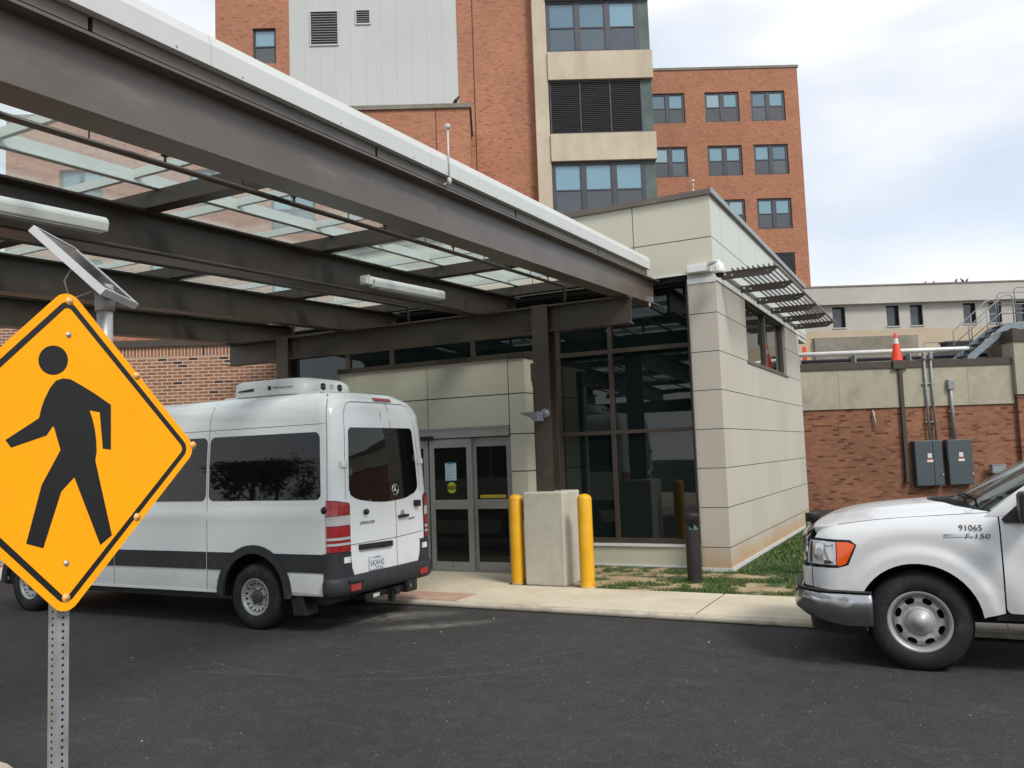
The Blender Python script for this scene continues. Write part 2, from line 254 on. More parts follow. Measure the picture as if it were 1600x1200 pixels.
# ------------------------------------------------------------------ mesh helpers
class MB:
    def __init__(s): s.v = []; s.f = []; s.mi = []; s.sm = []; s.cur = 0; s.smooth = False
    def add(s, vs, fs):
        o = len(s.v); s.v += [tuple(p) for p in vs]
        for f in fs: s.f.append(tuple(o+i for i in f)); s.mi.append(s.cur); s.sm.append(s.smooth)
        return s
    def box(s, x0, x1, y0, y1, z0, z1):
        return s.add([(x0, y0, z0), (x1, y0, z0), (x1, y1, z0), (x0, y1, z0), (x0, y0, z1), (x1, y0, z1), (x1, y1, z1), (x0, y1, z1)],
                     [(0, 3, 2, 1), (4, 5, 6, 7), (0, 1, 5, 4), (1, 2, 6, 5), (2, 3, 7, 6), (3, 0, 4, 7)])
    def sbox(s, x0, x1, y0, y1, z0, z1, dx, dz):   # box whose long axis (y) is sheared: x and z drift with y
        P = []
        for z in (z0, z1):
            for x, y in ((x0, y0), (x1, y0), (x1, y1), (x0, y1)): P.append((x+dx*(y-11.13), y, z+dz*(y-11.13)))
        return s.add(P, [(0, 3, 2, 1), (4, 5, 6, 7), (0, 1, 5, 4), (1, 2, 6, 5), (2, 3, 7, 6), (3, 0, 4, 7)])
    def prism(s, poly, a, b, ax=1):                # poly in the plane across axis ax, extruded a..b
        n = len(poly)
        def P(p, t): return ((t, p[0], p[1]), (p[0], t, p[1]), (p[0], p[1], t))[ax]
        return s.add([P(p, a) for p in poly]+[P(p, b) for p in poly], [tuple(range(n)), tuple(range(2*n-1, n-1, -1))]+[(i, i+n, (i+1) % n+n, (i+1) % n) for i in range(n)])
    def tube(s, pts, r, n=10, cap=True):
        pts = [Vector(p) for p in pts]; sm = s.smooth; rings = []; u = None
        for i, p in enumerate(pts):
            d = (pts[min(i+1, len(pts)-1)]-pts[max(i-1, 0)]).normalized()
            if u is None: u = d.orthogonal().normalized()
            u = (u-d*u.dot(d)).normalized(); w = d.cross(u); rr = r[i] if isinstance(r, (list, tuple)) else r
            rings.append([p+(u*math.cos(a)+w*math.sin(a))*rr for a in (2*math.pi*j/n for j in range(n))])
        o = [q for rg in rings for q in rg]; fs = [(i*n+j, i*n+(j+1) % n, (i+1)*n+(j+1) % n, (i+1)*n+j) for i in range(len(rings)-1) for j in range(n)]
        s.smooth = True; s.add(o, fs); s.smooth = False
        if cap: s.add(rings[0], [tuple(range(n))[::-1]]); s.add(rings[-1], [tuple(range(n))])
        s.smooth = sm; return s
    def lathe(s, prof, c=(0, 0, 0), ax='z', n=32):  # prof: (radius, height along axis)
        rings = []
        for r, h in prof:
            for j in range(n):
                a = 2*math.pi*j/n; x, y = r*math.cos(a), r*math.sin(a)
                rings.append({'z': (c[0]+x, c[1]+y, c[2]+h), 'y': (c[0]+x, c[1]+h, c[2]+y), 'x': (c[0]+h, c[1]+x, c[2]+y)}[ax])
        sm = s.smooth; s.smooth = True
        s.add(rings, [(i*n+j, i*n+(j+1) % n, (i+1)*n+(j+1) % n, (i+1)*n+j) for i in range(len(prof)-1) for j in range(n)]); s.smooth = sm; return s
    def obj(s, name, mats, parent=None, bevel=0., loc=None, rot=None, auto=None, seg=2, fix=True, merge=True):
        me = bpy.data.meshes.new(name); me.from_pydata(s.v, [], s.f)
        for m in (mats if isinstance(mats, (list, tuple)) else [mats]): me.materials.append(MT[m])
        me.polygons.foreach_set('material_index', s.mi); me.polygons.foreach_set('use_smooth', s.sm)
        if fix:
            bm = bmesh.new(); bm.from_mesh(me); bmesh.ops.remove_doubles(bm, verts=bm.verts if merge else [], dist=1e-5); bmesh.ops.recalc_face_normals(bm, faces=bm.faces); bm.to_mesh(me); bm.free()
        o = bpy.data.objects.new(name, me); COL.objects.link(o); o.parent = parent
        if loc is not None: o.location = loc
        if rot is not None: o.rotation_euler = rot
        if bevel:
            b = o.modifiers.new('bevel', 'BEVEL'); b.width = bevel; b.segments = seg; b.limit_method = 'ANGLE'; b.angle_limit = R(40)
        return o
def tag(o, label=None, cat=None, group=None, kind=None):
    if label: o['label'] = label
    if cat: o['category'] = cat
    if group: o['group'] = group
    if kind: o['kind'] = kind
    return o
def thing(name, label, cat, loc=(0, 0, 0), rz=0., group=None):
    o = bpy.data.objects.new(name, None); COL.objects.link(o); o.location = loc; o.rotation_euler = (0, 0, rz); o.empty_display_size = .2
    return tag(o, label, cat, group)
def kids(o): return [c for c in bpy.data.objects if c.parent == o]
def copy_tree(o, parent=None):
    c = o.copy(); COL.objects.link(c); c.parent = parent
    for ch in kids(o): copy_tree(ch, c)
    return c
def dup(o, loc=None, label=None):
    c = copy_tree(o, o.parent)
    if loc is not None: c.location = loc
    if label: c['label'] = label
    return c
def inpoly(x, y, P):
    c = False; n = len(P); j = n-1
    for i in range(n):
        if (P[i][1] > y) != (P[j][1] > y) and x < (P[j][0]-P[i][0])*(y-P[i][1])/(P[j][1]-P[i][1])+P[i][0]: c = not c
        j = i
    return c
def dens(P, d):
    o = []
    for i, p in enumerate(P):
        q = P[(i+1) % len(P)]; L_ = math.hypot(q[0]-p[0], q[1]-p[1]); n = max(1, int(math.ceil(L_/d)))
        o += [(p[0]+(q[0]-p[0])*t/n, p[1]+(q[1]-p[1])*t/n) for t in range(n)]
    return o
def sheet(mb, outline, holes, fmap, d=.08, smooth=True, flip=False):
    P = dens(outline, d); loops = [P]+[dens(h, d) for h in holes]; pts = []; edges = []
    for lp in loops:
        o = len(pts); pts += lp; edges += [(o+i, o+(i+1) % len(lp)) for i in range(len(lp))]
    x0, x1 = min(p[0] for p in P), max(p[0] for p in P); y0, y1 = min(p[1] for p in P), max(p[1] for p in P)
    nx, ny = int((x1-x0)/d)+1, int((y1-y0)/d)+1
    for i in range(1, nx):
        for j in range(1, ny):
            x, y = x0+(x1-x0)*i/nx, y0+(y1-y0)*j/ny
            if inpoly(x, y, P) and not any(inpoly(x, y, h) for h in holes): pts.append((x+1e-5*(j % 3), y+1e-5*(i % 3)))
    r = delaunay_2d_cdt([Vector(p) for p in pts], edges, [], 0, 1e-6)
    V = r[0]; fs = []
    for f in r[2]:
        cx, cy = sum(V[i][0] for i in f)/len(f), sum(V[i][1] for i in f)/len(f)
        if inpoly(cx, cy, P) and not any(inpoly(cx, cy, h) for h in holes): fs.append(tuple(f)[::-1] if flip else tuple(f))
    sm = mb.smooth; mb.smooth = smooth; mb.add([fmap(v_[0], v_[1]) for v_ in V], fs); mb.smooth = sm; return mb
def rrect(x0, x1, y0, y1, r, n=5):
    o = []
    for cx, cy, a0 in ((x1-r, y1-r, 0), (x0+r, y1-r, 90), (x0+r, y0+r, 180), (x1-r, y0+r, 270)):
        o += [(cx+r*math.cos(R(a0+90*i/n)), cy+r*math.sin(R(a0+90*i/n))) for i in range(n+1)]
    return o
def circle(cx, cy, r, n=32, a0=0, a1=360, ry=None):
    return [(cx+r*math.cos(R(a0+(a1-a0)*i/n)), cy+(ry or r)*math.sin(R(a0+(a1-a0)*i/n))) for i in range(n if a1-a0 == 360 else n+1)]
def lerp(tab, z):
    if z <= tab[0][0]: return tab[0][1]
    for (a, b), (c_, d) in zip(tab, tab[1:]):
        if z <= c_: return b+(d-b)*(z-a)/(c_-a)
    return tab[-1][1]
def slab(mb, poly, fm, th, d=.2, smooth=False):      # shape poly given thickness: fm(u,v,off)
    P = dens(poly, d)
    sheet(mb, poly, [], lambda a, b: fm(a, b, th), d, smooth)
    n = len(P); mb.add([fm(a, b, 0) for a, b in P]+[fm(a, b, th) for a, b in P], [(i, (i+1) % n, (i+1) % n+n, i+n) for i in range(n)])
def text(name, body, size, mat, parent, origin, ux, uz, depth=.0015, align='LEFT', shear=0., sx=1.):
    cu = bpy.data.curves.new(name, 'FONT'); cu.body = body; cu.size = size; cu.extrude = depth; cu.align_x = align; cu.shear = shear; cu.resolution_u = 3
    to = bpy.data.objects.new('tmp', cu); COL.objects.link(to); bpy.context.view_layer.update()
    me = bpy.data.meshes.new_from_object(to.evaluated_get(bpy.context.evaluated_depsgraph_get())); bpy.data.objects.remove(to)
    ux = Vector(ux).normalized(); uz = Vector(uz).normalized(); nn = ux.cross(uz)
    for v_ in me.vertices: v_.co = Vector(origin)+ux*v_.co.x*sx+uz*v_.co.y+nn*(v_.co.z+depth)
    me.materials.clear(); me.materials.append(MT[mat]); o = bpy.data.objects.new(name, me); COL.objects.link(o); o.parent = parent; return o
def wall(mb, u0, u1, z0, z1, y, th, holes=()):       # wall in local xz, front at y, thickness to +y, with real openings
    us = sorted({u0, u1, *[h[0] for h in holes], *[h[1] for h in holes]}); zs = sorted({z0, z1, *[h[2] for h in holes], *[h[3] for h in holes]})
    us = [u for u in us if u0 <= u <= u1]; zs = [z for z in zs if z0 <= z <= z1]
    for a, b in zip(us, us[1:]):
        for c_, d in zip(zs, zs[1:]):
            mu, mz = (a+b)/2, (c_+d)/2
            if any(h[0] < mu < h[1] and h[2] < mz < h[3] for h in holes): continue
            for yy in (y, y+th): mb.add([(a, yy, c_), (b, yy, c_), (b, yy, d), (a, yy, d)], [(0, 1, 2, 3)])
    for a, b, c_, d in [(u0, u1, z0, z1)]+list(holes):
        mb.add([(a, y, c_), (b, y, c_), (b, y, d), (a, y, d), (a, y+th, c_), (b, y+th, c_), (b, y+th, d), (a, y+th, d)], [(0, 1, 5, 4), (1, 2, 6, 5), (2, 3, 7, 6), (3, 0, 4, 7)])
    return mb

# ================================================================== GROUND
g = MB().add([(-140, -120, 0), (120, -120, 0), (120, 130, 0), (-140, 130, 0)], [(0, 1, 2, 3)]).obj('road', 'asphalt'); tag(g, kind='structure')
SW = .06
def slabm(name, x0, x1, y0, y1, mat, z0=.004, z1=SW, bevel=.006):
    return tag(MB().box(x0, x1, y0, y1, z0, z1).obj(name, mat, bevel=bevel), kind='structure')
slabm('kerb', -40, 30, 9.37, 9.525, 'kerb', bevel=.02)
jx = [-40, -12.0, -10.35, -8.85, -7.32, -5.80, -4.28, -2.69, -1.17, .35, 1.87, 6, 12, 30]
mb = MB()
for a, b in zip(jx, jx[1:]):
    gp = .004 if abs(b+2.69) > .01 else .014
    if b <= -5.7: mb.box(a, b-.008, 10.07, 12.6, .004, SW); mb.box(a, b-.008, 9.53, 10.06, .004, SW) if not (-8.9 < a < -5.9) else None
    else: mb.box(a+(.012 if abs(a+2.69) < .01 else 0), b-gp, 9.53, 10.9, .004, SW)
mb.obj('sidewalk', 'sidewalk', bevel=.005)['kind'] = 'structure'
tag(MB().box(-8.85, -5.815, 9.53, 10.06, .004, SW+.002).obj('tactile_paving', 'tactile'), kind='structure')
tag(MB().box(-2.702, -2.680, 9.53, 10.9, .004, SW-.012).obj('sidewalk_joint', 'black'), kind='structure')
tag(MB().box(-5.72, -3.0, 10.9, 13.3, .004, SW-.008).box(-3.0, 30, 10.9, 60, .004, SW-.008).obj('lawn_soil', 'soil'), kind='structure')
# pale island kerb beside the sign
isl = [(-14, 3.5), (-5.9, 3.42), (-5.35, 3.39), (-4.7, 3.2), (-3.9, 2.95), (-2.9, 2.6), (-2.3, 2.2), (-2.1, 1.6), (-2.1, -8), (-14, -8)]
tag(MB().prism(isl, .004, .11, 2).obj('traffic_island', 'sidewalk', bevel=.02), kind='structure')
# grass
gm = MB(); rg_ = random.Random(3); cnt = 0
def blades(x0, x1, y0, y1, n, thr, h=.05, w=.006):
    for _ in range(n):
        x, y = rg_.uniform(x0, x1), rg_.uniform(y0, y1)
        if -5.1 < x < -2.95 and y > 12.78 or (-5.6 < x < -4.4 and y < 11.6 and rg_.random() > .08): continue
        nv = noise.noise(Vector((x*1.5, y*1.9, 0)))*.75+noise.noise(Vector((x*5, y*6, 4)))*.45+max(0, min(.6, (y-12.3)*.55))+(.25 if abs(y-10.98) < .09 else 0)+(.14 if x > -3.9 else -.05)
        if y > 13.03 and x < -3.0: continue
        if nv < thr+rg_.uniform(-.05, .12): continue
        a = rg_.uniform(0, 6.28); hh = h*rg_.uniform(.5, 1.3); ww = w*(1 if y < 14 else 2.4); dx, dy = math.cos(a)*ww, math.sin(a)*ww; lx, ly = rg_.uniform(-.6, .6)*hh, rg_.uniform(-.6, .6)*hh
        z = SW-.01; gm.add([(x-dx, y-dy, z), (x+dx, y+dy, z), (x+lx, y+ly, z+hh)], [(0, 1, 2)])
blades(-5.70, -3.0, 10.92, 13.15, 24000, .20); blades(-3.0, -.6, 10.92, 13.6, 24000, .10); blades(-2.98, 1.5, 13.6, 24.5, 42000, -.3, .055, .008); blades(-.6, 6, 10.92, 14, 9000, -.2)
gm.obj('grass', 'blade', fix=False); tag(bpy.data.objects['grass'], 'short green grass growing in tufts over bare tan soil', 'grass', kind='stuff')
# loose grit on the asphalt
pm = MB(); 
for _ in range(420):
    x, y = rg_.uniform(-11, 4), 3.9+5.4*rg_.random()**.8; r_ = rg_.uniform(.002, .0055)
    if rg_.random() < .05: r_ *= 2
    pm.add([(x+r_*rg_.uniform(.6, 1.4), y, .003), (x-r_*.5, y+r_*.9, .003), (x-r_*.6, y-r_, .003), (x, y, .003+r_*.9)], [(0, 1, 3), (1, 2, 3), (2, 0, 3)])
tag(pm.obj('road_grit', 'kerb', fix=False), 'scattered pale grit and pebbles on the dark asphalt', 'grit', kind='stuff')

# ================================================================== CANOPY
canopy = thing('entrance_canopy', 'bronze steel drive-through canopy with glass skylights over the white van', 'canopy')
CX, CZ = -.0285, .0484
Yf, Yb = -1.2, 12.78
def wbeam(mb, xc, z0, z1, y0, y1, hw=.12, tf=.018, tw=.02):
    for a in ((xc-hw, xc+hw, z0, z0+tf), (xc-tw, xc+tw, z0+tf, z1-tf), (xc-hw, xc+hw, z1-tf, z1)):
        mb.sbox(a[0], a[1], y0, y1, a[2], a[3], CX, CZ)
XB = [-3.98, -6.41, -8.86, -11.30]
for i, x in enumerate(XB):
    mb = MB(); wbeam(mb, x, 4.05, 4.45, Yf, Yb)
    mb.obj('main_beam', 'bronze' if i == 0 else 'bronzedark', canopy)  # one steel: skylit outer beam coloured lighter, shaded inner beams darker
# cross beams on their columns and concrete piers
def crossbeam(yc):
    dz = CZ*(yc-11.13); dx = CX*(yc-11.13)
    mb = MB(); x0, x1 = -11.42+dx, -3.85+dx; y = yc
    mb.box(x0, x1, y-.1, y+.1, 3.655+dz, 3.675+dz).box(x0, x1, y-.012, y+.012, 3.675+dz, 4.018+dz).box(x0, x1, y-.1, y+.1, 4.018+dz, 4.045+dz)
    o = mb.obj('cross_beam', 'bronzedark', canopy)
    for cxx in (-5.21, -10.1):
        for sd in (-1, 1):
            xa = cxx+dx+sd*.2; MB().box(xa-.067, xa+.067, y-.024, y-.012, 3.69+dz, 4.0+dz).obj('splice_plate', 'bronzedark', o)
            for zz in range(5):
                for off in (.175, .235):
                    MB().lathe([(.0, -.035), (.013, -.035), (.013, -.024)], (cxx+dx+sd*off, y, 3.72+dz+zz*.062), 'y', 8).obj('bolt', 'bronzedark', o)
    for cxx in (-5.21, -10.1):
        cxx += dx
        mc = MB(); mc.box(cxx-.125, cxx+.125, y-.13, y-.112, 1.3, 4.05+dz).box(cxx-.125, cxx+.125, y+.112, y+.13, 1.3, 4.05+dz).box(cxx-.01, cxx+.01, y-.112, y+.112, 1.3, 4.04+dz)
        mc.obj('column', 'bronzedark', canopy)
        mb2 = MB().box(cxx-.29, cxx+.33, y-.3, y+.32, .05, 1.36)
        p = mb2.obj('concrete_pier', 'pier', None, bevel=.022)
        tag(p, 'grey concrete block between the two yellow bollards carrying the canopy column' if (yc > 5 and cxx > -6) else ('grey concrete column block at the left rear foot of the canopy' if yc > 5 else ('grey concrete column block at the right front foot of the canopy' if cxx > -6 else 'grey concrete column block at the left front foot of the canopy')), 'concrete pier')
crossbeam(11.23); crossbeam(-.4)
# purlins, glazing bars, glass
for kk in range(-2, 5):
    y = 2.66+2.44*kk+.03; 
    if y > 12.6: y = 12.55
    zz = CZ*(y-11.13); dx = CX*(y-11.13)
    MB().box(-11.3+dx, -4.0+dx, y-.085, y-.073, 4.452+zz, 4.597+zz).box(-11.3+dx, -4.0+dx, y-.0729, y+.075, 4.452+zz, 4.462+zz).box(-11.3+dx, -4.0+dx, y-.0729, y+.075, 4.587+zz, 4.597+zz).obj('purlin', 'bronzedark', canopy)
XM = [-4.94, -6.16, -7.38, -8.60, -9.82, -11.04]
for x in XM:
    MB().sbox(x-.012, x+.012, Yf, 12.5, 4.60, 4.715, CX, CZ).sbox(x-.035, x+.035, Yf, 12.5, 4.60, 4.612, CX, CZ).obj('glazing_rafter', 'glazingbar', canopy)
for kk in range(-4, 8):
    y = 3.62+1.2*kk; zz = CZ*(y-11.13); dx = CX*(y-11.13)
    MB().box(-11.3+dx, -4.0+dx, y-.02, y+.02, 4.642+zz, 4.716+zz).obj('glazing_bar', 'glazingbar', canopy)
for a, b in zip([-3.95]+XM, XM+[-11.4]):
    MB().sbox(b+.006, a-.006, Yf, 12.5, 4.722, 4.736, CX, CZ).obj('skylight_pane', 'skylight', canopy)
# edge channel and pale metal fascia, right and left
for sx, nm in ((1, 0), (-1, 1)):
    xe = -3.86 if sx > 0 else -11.42
    yc = Yf
    js = [Yf]+[2.66+2.44*k for k in range(-1, 5)]+[12.15]; js = sorted(set(js))
    js = [j for j in js if j <= 12.15]
    for a, b in zip(js, js[1:]):
        if b-a < .1: continue
        mb = MB(); mb.sbox(min(xe, xe-sx*.03), max(xe, xe-sx*.03), a+.014, b-.014, 4.456, 4.60, CX, CZ); 
        c_ = mb.obj('edge_channel', 'bronze', canopy)
    MB().sbox(min(xe-sx*.04, xe-sx*.06), max(xe-sx*.04, xe-sx*.06), Yf, 12.15, 4.456, 4.70, CX, CZ).obj('edge_backing', 'gap', canopy)
    P = [(-.02, 4.533), (.052, 4.533), (.052, 4.655), (.026, 4.722), (-.30, 4.762), (-.30, 4.747), (.016, 4.710), (.040, 4.651), (.040, 4.545), (-.02, 4.545)]
    for a, b in ((Yf, 1.0), (1.0, 3.40), (3.40, 5.82), (5.82, 9.2), (9.2, 12.14)):
        mb = MB(); n = len(P); V = []
        for yy in (a+.002, b-.002):
            V += [(xe+sx*p[0]+CX*(yy-11.13), yy, p[1]+CZ*(yy-11.13)) for p in P]
        mb.add(V, [tuple(range(n)), tuple(range(2*n-1, n-1, -1))]+[(i, i+n, (i+1) % n+n, (i+1) % n) for i in range(n)])
        fo = mb.obj('fascia', 'fasciametal', canopy)
        if sx > 0 and a > .5:
            for q in range(int((b-a)/.95)+1):
                yy = a+.25+.95*q
                if yy < b-.05: MB().lathe([(0, .004), (.006, .003), (.007, 0)], (xe+.0522+CX*(yy-11.13), yy, 4.552+CZ*(yy-11.13)), 'x', 8).obj('screw', 'galv', fo)
def cpt(x, y, z): return (x+CX*(y-11.13), y, z+CZ*(y-11.13))
for x, nm in ((-4.92, 1), (-7.68, 2), (-10.1, 3)):
    mb = MB(); mb.tube([cpt(x, Yf, 4.33), cpt(x, 11.36, 4.33), cpt(x, 11.4, 4.30), cpt(x, 11.4, 4.05)], .024, 8)
    p = mb.obj('sprinkler_pipe', 'bronzedark', canopy)
    for k_ in range(8):
        y = .5+1.35*k_+.25
        MB().tube([cpt(x, y, 4.33), cpt(x, y, 4.62)], .005, 6).obj('pipe_hanger', 'black', p); MB().lathe([(.012, -.03), (.03, -.03), (.03, -.036), (.010, -.036)], cpt(x, y+.6, 4.43), 'z', 8).tube([cpt(x, y+.6, 4.33), cpt(x, y+.6, 4.41)], .009, 6).obj('sprinkler_head', 'black', p)
MB().tube([cpt(-6.27, Yf, 4.075), cpt(-6.27, 10.8, 4.075)], .009, 6).obj('conduit', 'bronze', canopy)
MB().box(-3.95, -3.85, 12.2, 12.24, 4.10, 4.19).tube([(-3.9, 12.22, 4.1), (-3.9, 12.20, 4.03)], .02, 8).obj('sprinkler_head', 'galv', canopy)

def tube_light(y0, y1, label):
    t = thing('tube_light', label, 'light', cpt(-6.19, (y0+y1)/2, 4.17), group='tube lights on the canopy beams'); hl_ = (y1-y0)/2
    P = [(.062*math.cos(R(a)), .02+.062*math.sin(R(a))) for a in range(-20, 201, 20)]+[(-.05, -.045), (.05, -.045)]
    mb = MB(); n = len(P); mb.smooth = False
    V = [(p[0], y, p[1]+CZ*y) for y in (-hl_, hl_) for p in P]
    mb.add(V, [tuple(range(n)), tuple(range(2*n-1, n-1, -1))]+[(i, i+n, (i+1) % n+n, (i+1) % n) for i in range(n)])
    mb.obj('housing', 'white_metal', t, bevel=.01)
    MB().box(-.045, .045, -hl_+.05, hl_-.05, -.060, -.050).obj('lens', 'aluflat', t, rot=(math.atan(CZ), 0, 0))
    for sg in (-1,):
        mb = MB(); y = sg*(hl_+.02); mb.box(-.03, .03, min(y, y+sg*.14), max(y, y+sg*.14), -.06, .01); mb.lathe([(0, -.012), (.045, -.012), (.045, .012), (0, .012)], (0, y, .0), 'y', 16)
        mb.box(-.08, .05, y+sg*.10-.012, y+sg*.10+.012, -.07, .04)
        mb.obj('bracket', 'white_metal', t)
tube_light(8.33, 9.93, 'white tube light on the second canopy beam, above the van roof')
tube_light(2.85, 4.53, 'white tube light on the second canopy beam, beside the solar panel')

# wedge lamp on the front column
t = thing('column_lamp', 'grey wedge lamp clamped on the canopy column above the concrete pier', 'lamp', (-5.2, 11.1, 2.42))
MB().prism([(-.11, .0), (-.27, .06), (-.27, .075), (.02, .075), (.02, -.06), (-.04, -.06)], -.24, -.02, 1).obj('shade', 'lampgrey', t, bevel=.008)
MB().lathe([(0, -.03), (.06, -.03), (.068, .0), (.068, .04)], (.03, -.03, .05), 'y', 20).obj('knuckle', 'lampgrey', t)

def antenna(loc, h, label):
    t = thing('roof_antenna', label, 'antenna', loc, group='white rod antennas on the roof edges')
    MB().tube([(0, 0, 0), (0, 0, h)], .008, 8).obj('rod', 'pvc', t)
    MB().lathe([(0, h-.01), (.018, h-.005), (.026, h+.008), (.026, h+.030), (.016, h+.038), (0, h+.039)], (0, 0, 0), 'z', 16).obj('cap', 'pvc', t)
    MB().lathe([(0, -.035), (.02, -.03), (.02, .02), (.01, .03)], (0, 0, 0), 'z', 12).box(-.10, 0, -.012, .012, -.03, -.012).obj('clamp', 'pvc', t)
antenna((-3.66, 6.10, 4.245), .46, 'white rod antenna clamped to the edge of the canopy fascia')

# ================================================================== ENTRANCE BUILDING
eb = thing('entrance_building', 'cream and limestone entrance pavilion with dark glass wall under a bronze roof edge', 'building')
GY = 13.2
# stone corner block
mb = MB(); XS = -3.04
hs = [(14.87, 18.78, 3.36, 4.47)]
# side wall (faces +X): build in (Y,z) as rotated wall
w_ = MB(); wall(w_, 12.84, 20.62, .11, 4.50, 0, .4, hs)
mb.v = [(XS-y, x, z) for x, y, z in w_.v]; mb.f = w_.f; mb.mi = w_.mi; mb.sm = w_.sm
mb.box(XS-.40, XS-.001, 12.838, 12.84, .11, 4.50)
mb.obj('stone_wall', 'stone', eb)
MB().box(-3.47, XS-.4, 12.84, 13.3, .11, 4.5).obj('stone_return', 'stone', eb)
MB().box(-3.48, XS+.015, 12.815, 12.83, .05, .112).box(XS+.002, XS+.018, 12.832, 20.64, .05, .112).obj('base_flashing', 'white_metal', eb)
MB().box(-3.492, -3.47, 12.86, 13.1, .1, 4.5).obj('corner_flashing', 'aluflat', eb)
MB().box(-3.475, -3.03, 12.826, 12.836, 4.42, 4.5).box(-3.033, -3.022, 12.83, 20.7, 4.44, 4.5).obj('stone_cap', 'white_metal', eb)
# side window
win = MB().box(XS-.13, XS-.05, 14.87, 14.94, 3.36, 4.47).box(XS-.13, XS-.05, 18.71, 18.78, 3.36, 4.47).box(XS-.13, XS-.05, 14.94, 18.71, 3.36, 3.42).box(XS-.13, XS-.05, 14.94, 18.71, 4.42, 4.47).box(XS-.13, XS-.05, 16.83, 16.90, 3.42, 4.42).obj('window', 'bronze', eb, bevel=.004)
MB().add([(XS-.105, 14.94, 3.42), (XS-.105, 18.71, 3.42), (XS-.105, 18.71, 4.42), (XS-.105, 14.94, 4.42)], [(0, 1, 2, 3)]).obj('pane', 'facadeglass', win)
MB().box(XS-.05, XS+.02, 14.8, 18.84, 3.325, 3.358).obj('sill', 'bronze', win)
# upper cream metal box with joints
XC = -3.08; YC = 12.885
mb = MB()
def panels_front(x0, x1, z0, z1, vx, hz_, y, g_=.007):
    xs = [x0]+sorted(v for v in vx if x0 < v < x1)+[x1]; zs = [z0]+sorted(v for v in hz_ if z0 < v < z1)+[z1]
    m = MB()
    for i, (a, b) in enumerate(zip(xs, xs[1:])):
        for j, (c_, d) in enumerate(zip(zs, zs[1:])):
            m.box(a+(g_ if i else 0), b-(g_ if i < len(xs)-2 else 0), y, y+.03, c_+(g_ if j else 0), d-(g_ if j < len(zs)-2 else 0))
    return m
panels_front(-10.4, XC, 4.62, 5.79, [-4.33, -6.15, -7.97, -9.8], [5.135], YC).obj('cream_panels', 'cream', eb)
m = panels_front(YC+.031, 22.2, 4.62, 5.79, [13.55, 14.95, 16.35, 17.75, 19.15, 20.55], [5.135], 0)
m.v = [(XC-y, x, z) for x, y, z in m.v]; m.obj('side_panels', 'creamskylit', eb)
MB().box(-10.38, XC-.035, YC+.035, 22.18, 4.5, 5.78).obj('upper_core', 'gap', eb)
MB().box(-10.44, XC+.05, YC-.05, 22.26, 5.79, 5.875).box(-10.38, XC-.0, YC+.01, 22.2, 5.875, 5.89).obj('roof_edge', 'bronze', eb)
MB().box(XC+.035, XC+.056, YC-.056, 22.27, 5.80, 5.885).obj('roof_trim', 'aluflat', eb)
MB().box(-10.4, XC+.012, YC-.02, YC+.03, 4.585, 4.615).box(XC-.02, XC+.012, YC+.03, 22.2, 4.585, 4.615).obj('drip_edge', 'white_metal', eb)
MB().box(XC-.3, XC+.002, 12.9, 22.18, 4.505, 4.583).box(-3.49, XC-.3, 12.9, 13.3, 4.505, 4.583).obj('soffit_trim', 'creamskylit', eb)
MB().box(XC-.2, XC-.02, 20.64, 22.19, 4.4, 4.5).obj('end_soffit', 'creamskylit', eb)
MB().box(-11.9, -3.6, 13.35, 20.6, .05, 4.4).obj('interior_core', 'gap', eb)
MB().box(-11.9, -10.4, 13.0, 22.1, 4.62, 4.75).box(-11.9, -10.4, 13.0, 13.2, 4.5, 4.62).obj('low_roof', 'bronze', eb)
# curtain wall
cw = MB()
def vm(x, z0, z1, w=.035, d=.05): cw.box(x-w, x+w, GY-d, GY+.08, z0, z1)
def hm(x0, x1, z, h=.032, d=.046): cw.box(x0, x1, GY-d, GY+.08, z-h, z+h)
vm(-3.56, .42, 4.62, .045); vm(-4.92, .5, 4.5); vm(-5.86, .42, 4.5, .035); hm(-5.82, -3.6, .455, .045); hm(-5.82, -3.6, 2.205, .03); hm(-5.82, -3.6, 3.535, .036); hm(-5.82, -3.6, 4.55, .06)
cw.obj('glazing_frame', 'bronzedark', eb, bevel=.003)
for a, b, c_, d in [(-5.82, -4.955, .5, 2.175), (-4.885, -3.605, .5, 2.175), (-5.82, -4.955, 2.235, 3.5), (-4.885, -3.605, 2.235, 3.5), (-5.82, -4.955, 3.57, 4.49), (-4.885, -3.605, 3.57, 4.49)]:
    MB().box(a, b, GY, GY+.012, c_, d).obj('glass_pane', 'facadeglass', eb)
cw = MB(); vm(-11.80, .2, 4.5, .04); hm(-11.76, -5.9, 4.55, .06)
for x in (-10.31, -9.28, -7.52): vm(x, 3.45 if x > -9.6 else .3, 4.49, .04)
hm(-11.76, -9.32, .455, .05); hm(-11.76, -9.32, 2.2, .03); hm(-9.6, -5.9, 3.62, .05)
cw.obj('glazing_frame', 'bronzedark', eb, bevel=.003)
xs = [-11.76, -10.31, -9.28, -7.52, -5.9]
for a, b in zip(xs, xs[1:]):
    MB().box(a+.04, b-.04, GY, GY+.012, .5 if b < -9.2 else 3.67, 4.49).obj('glass_pane', 'facadeglass', eb)
MB().box(-5.88, -3.50, GY-.06, GY+.02, .05, .37).obj('base_panel', 'cream', eb)
MB().box(-5.88, -3.50, GY-.09, GY+.02, .372, .415).box(-5.88, -3.5, GY-.075, GY-.062, .055, .085).obj('base_trim', 'white_metal', eb)
MB().box(-11.95, -11.84, 12.95, 13.2, .05, 4.45).obj('end_trim', 'white_metal', eb)
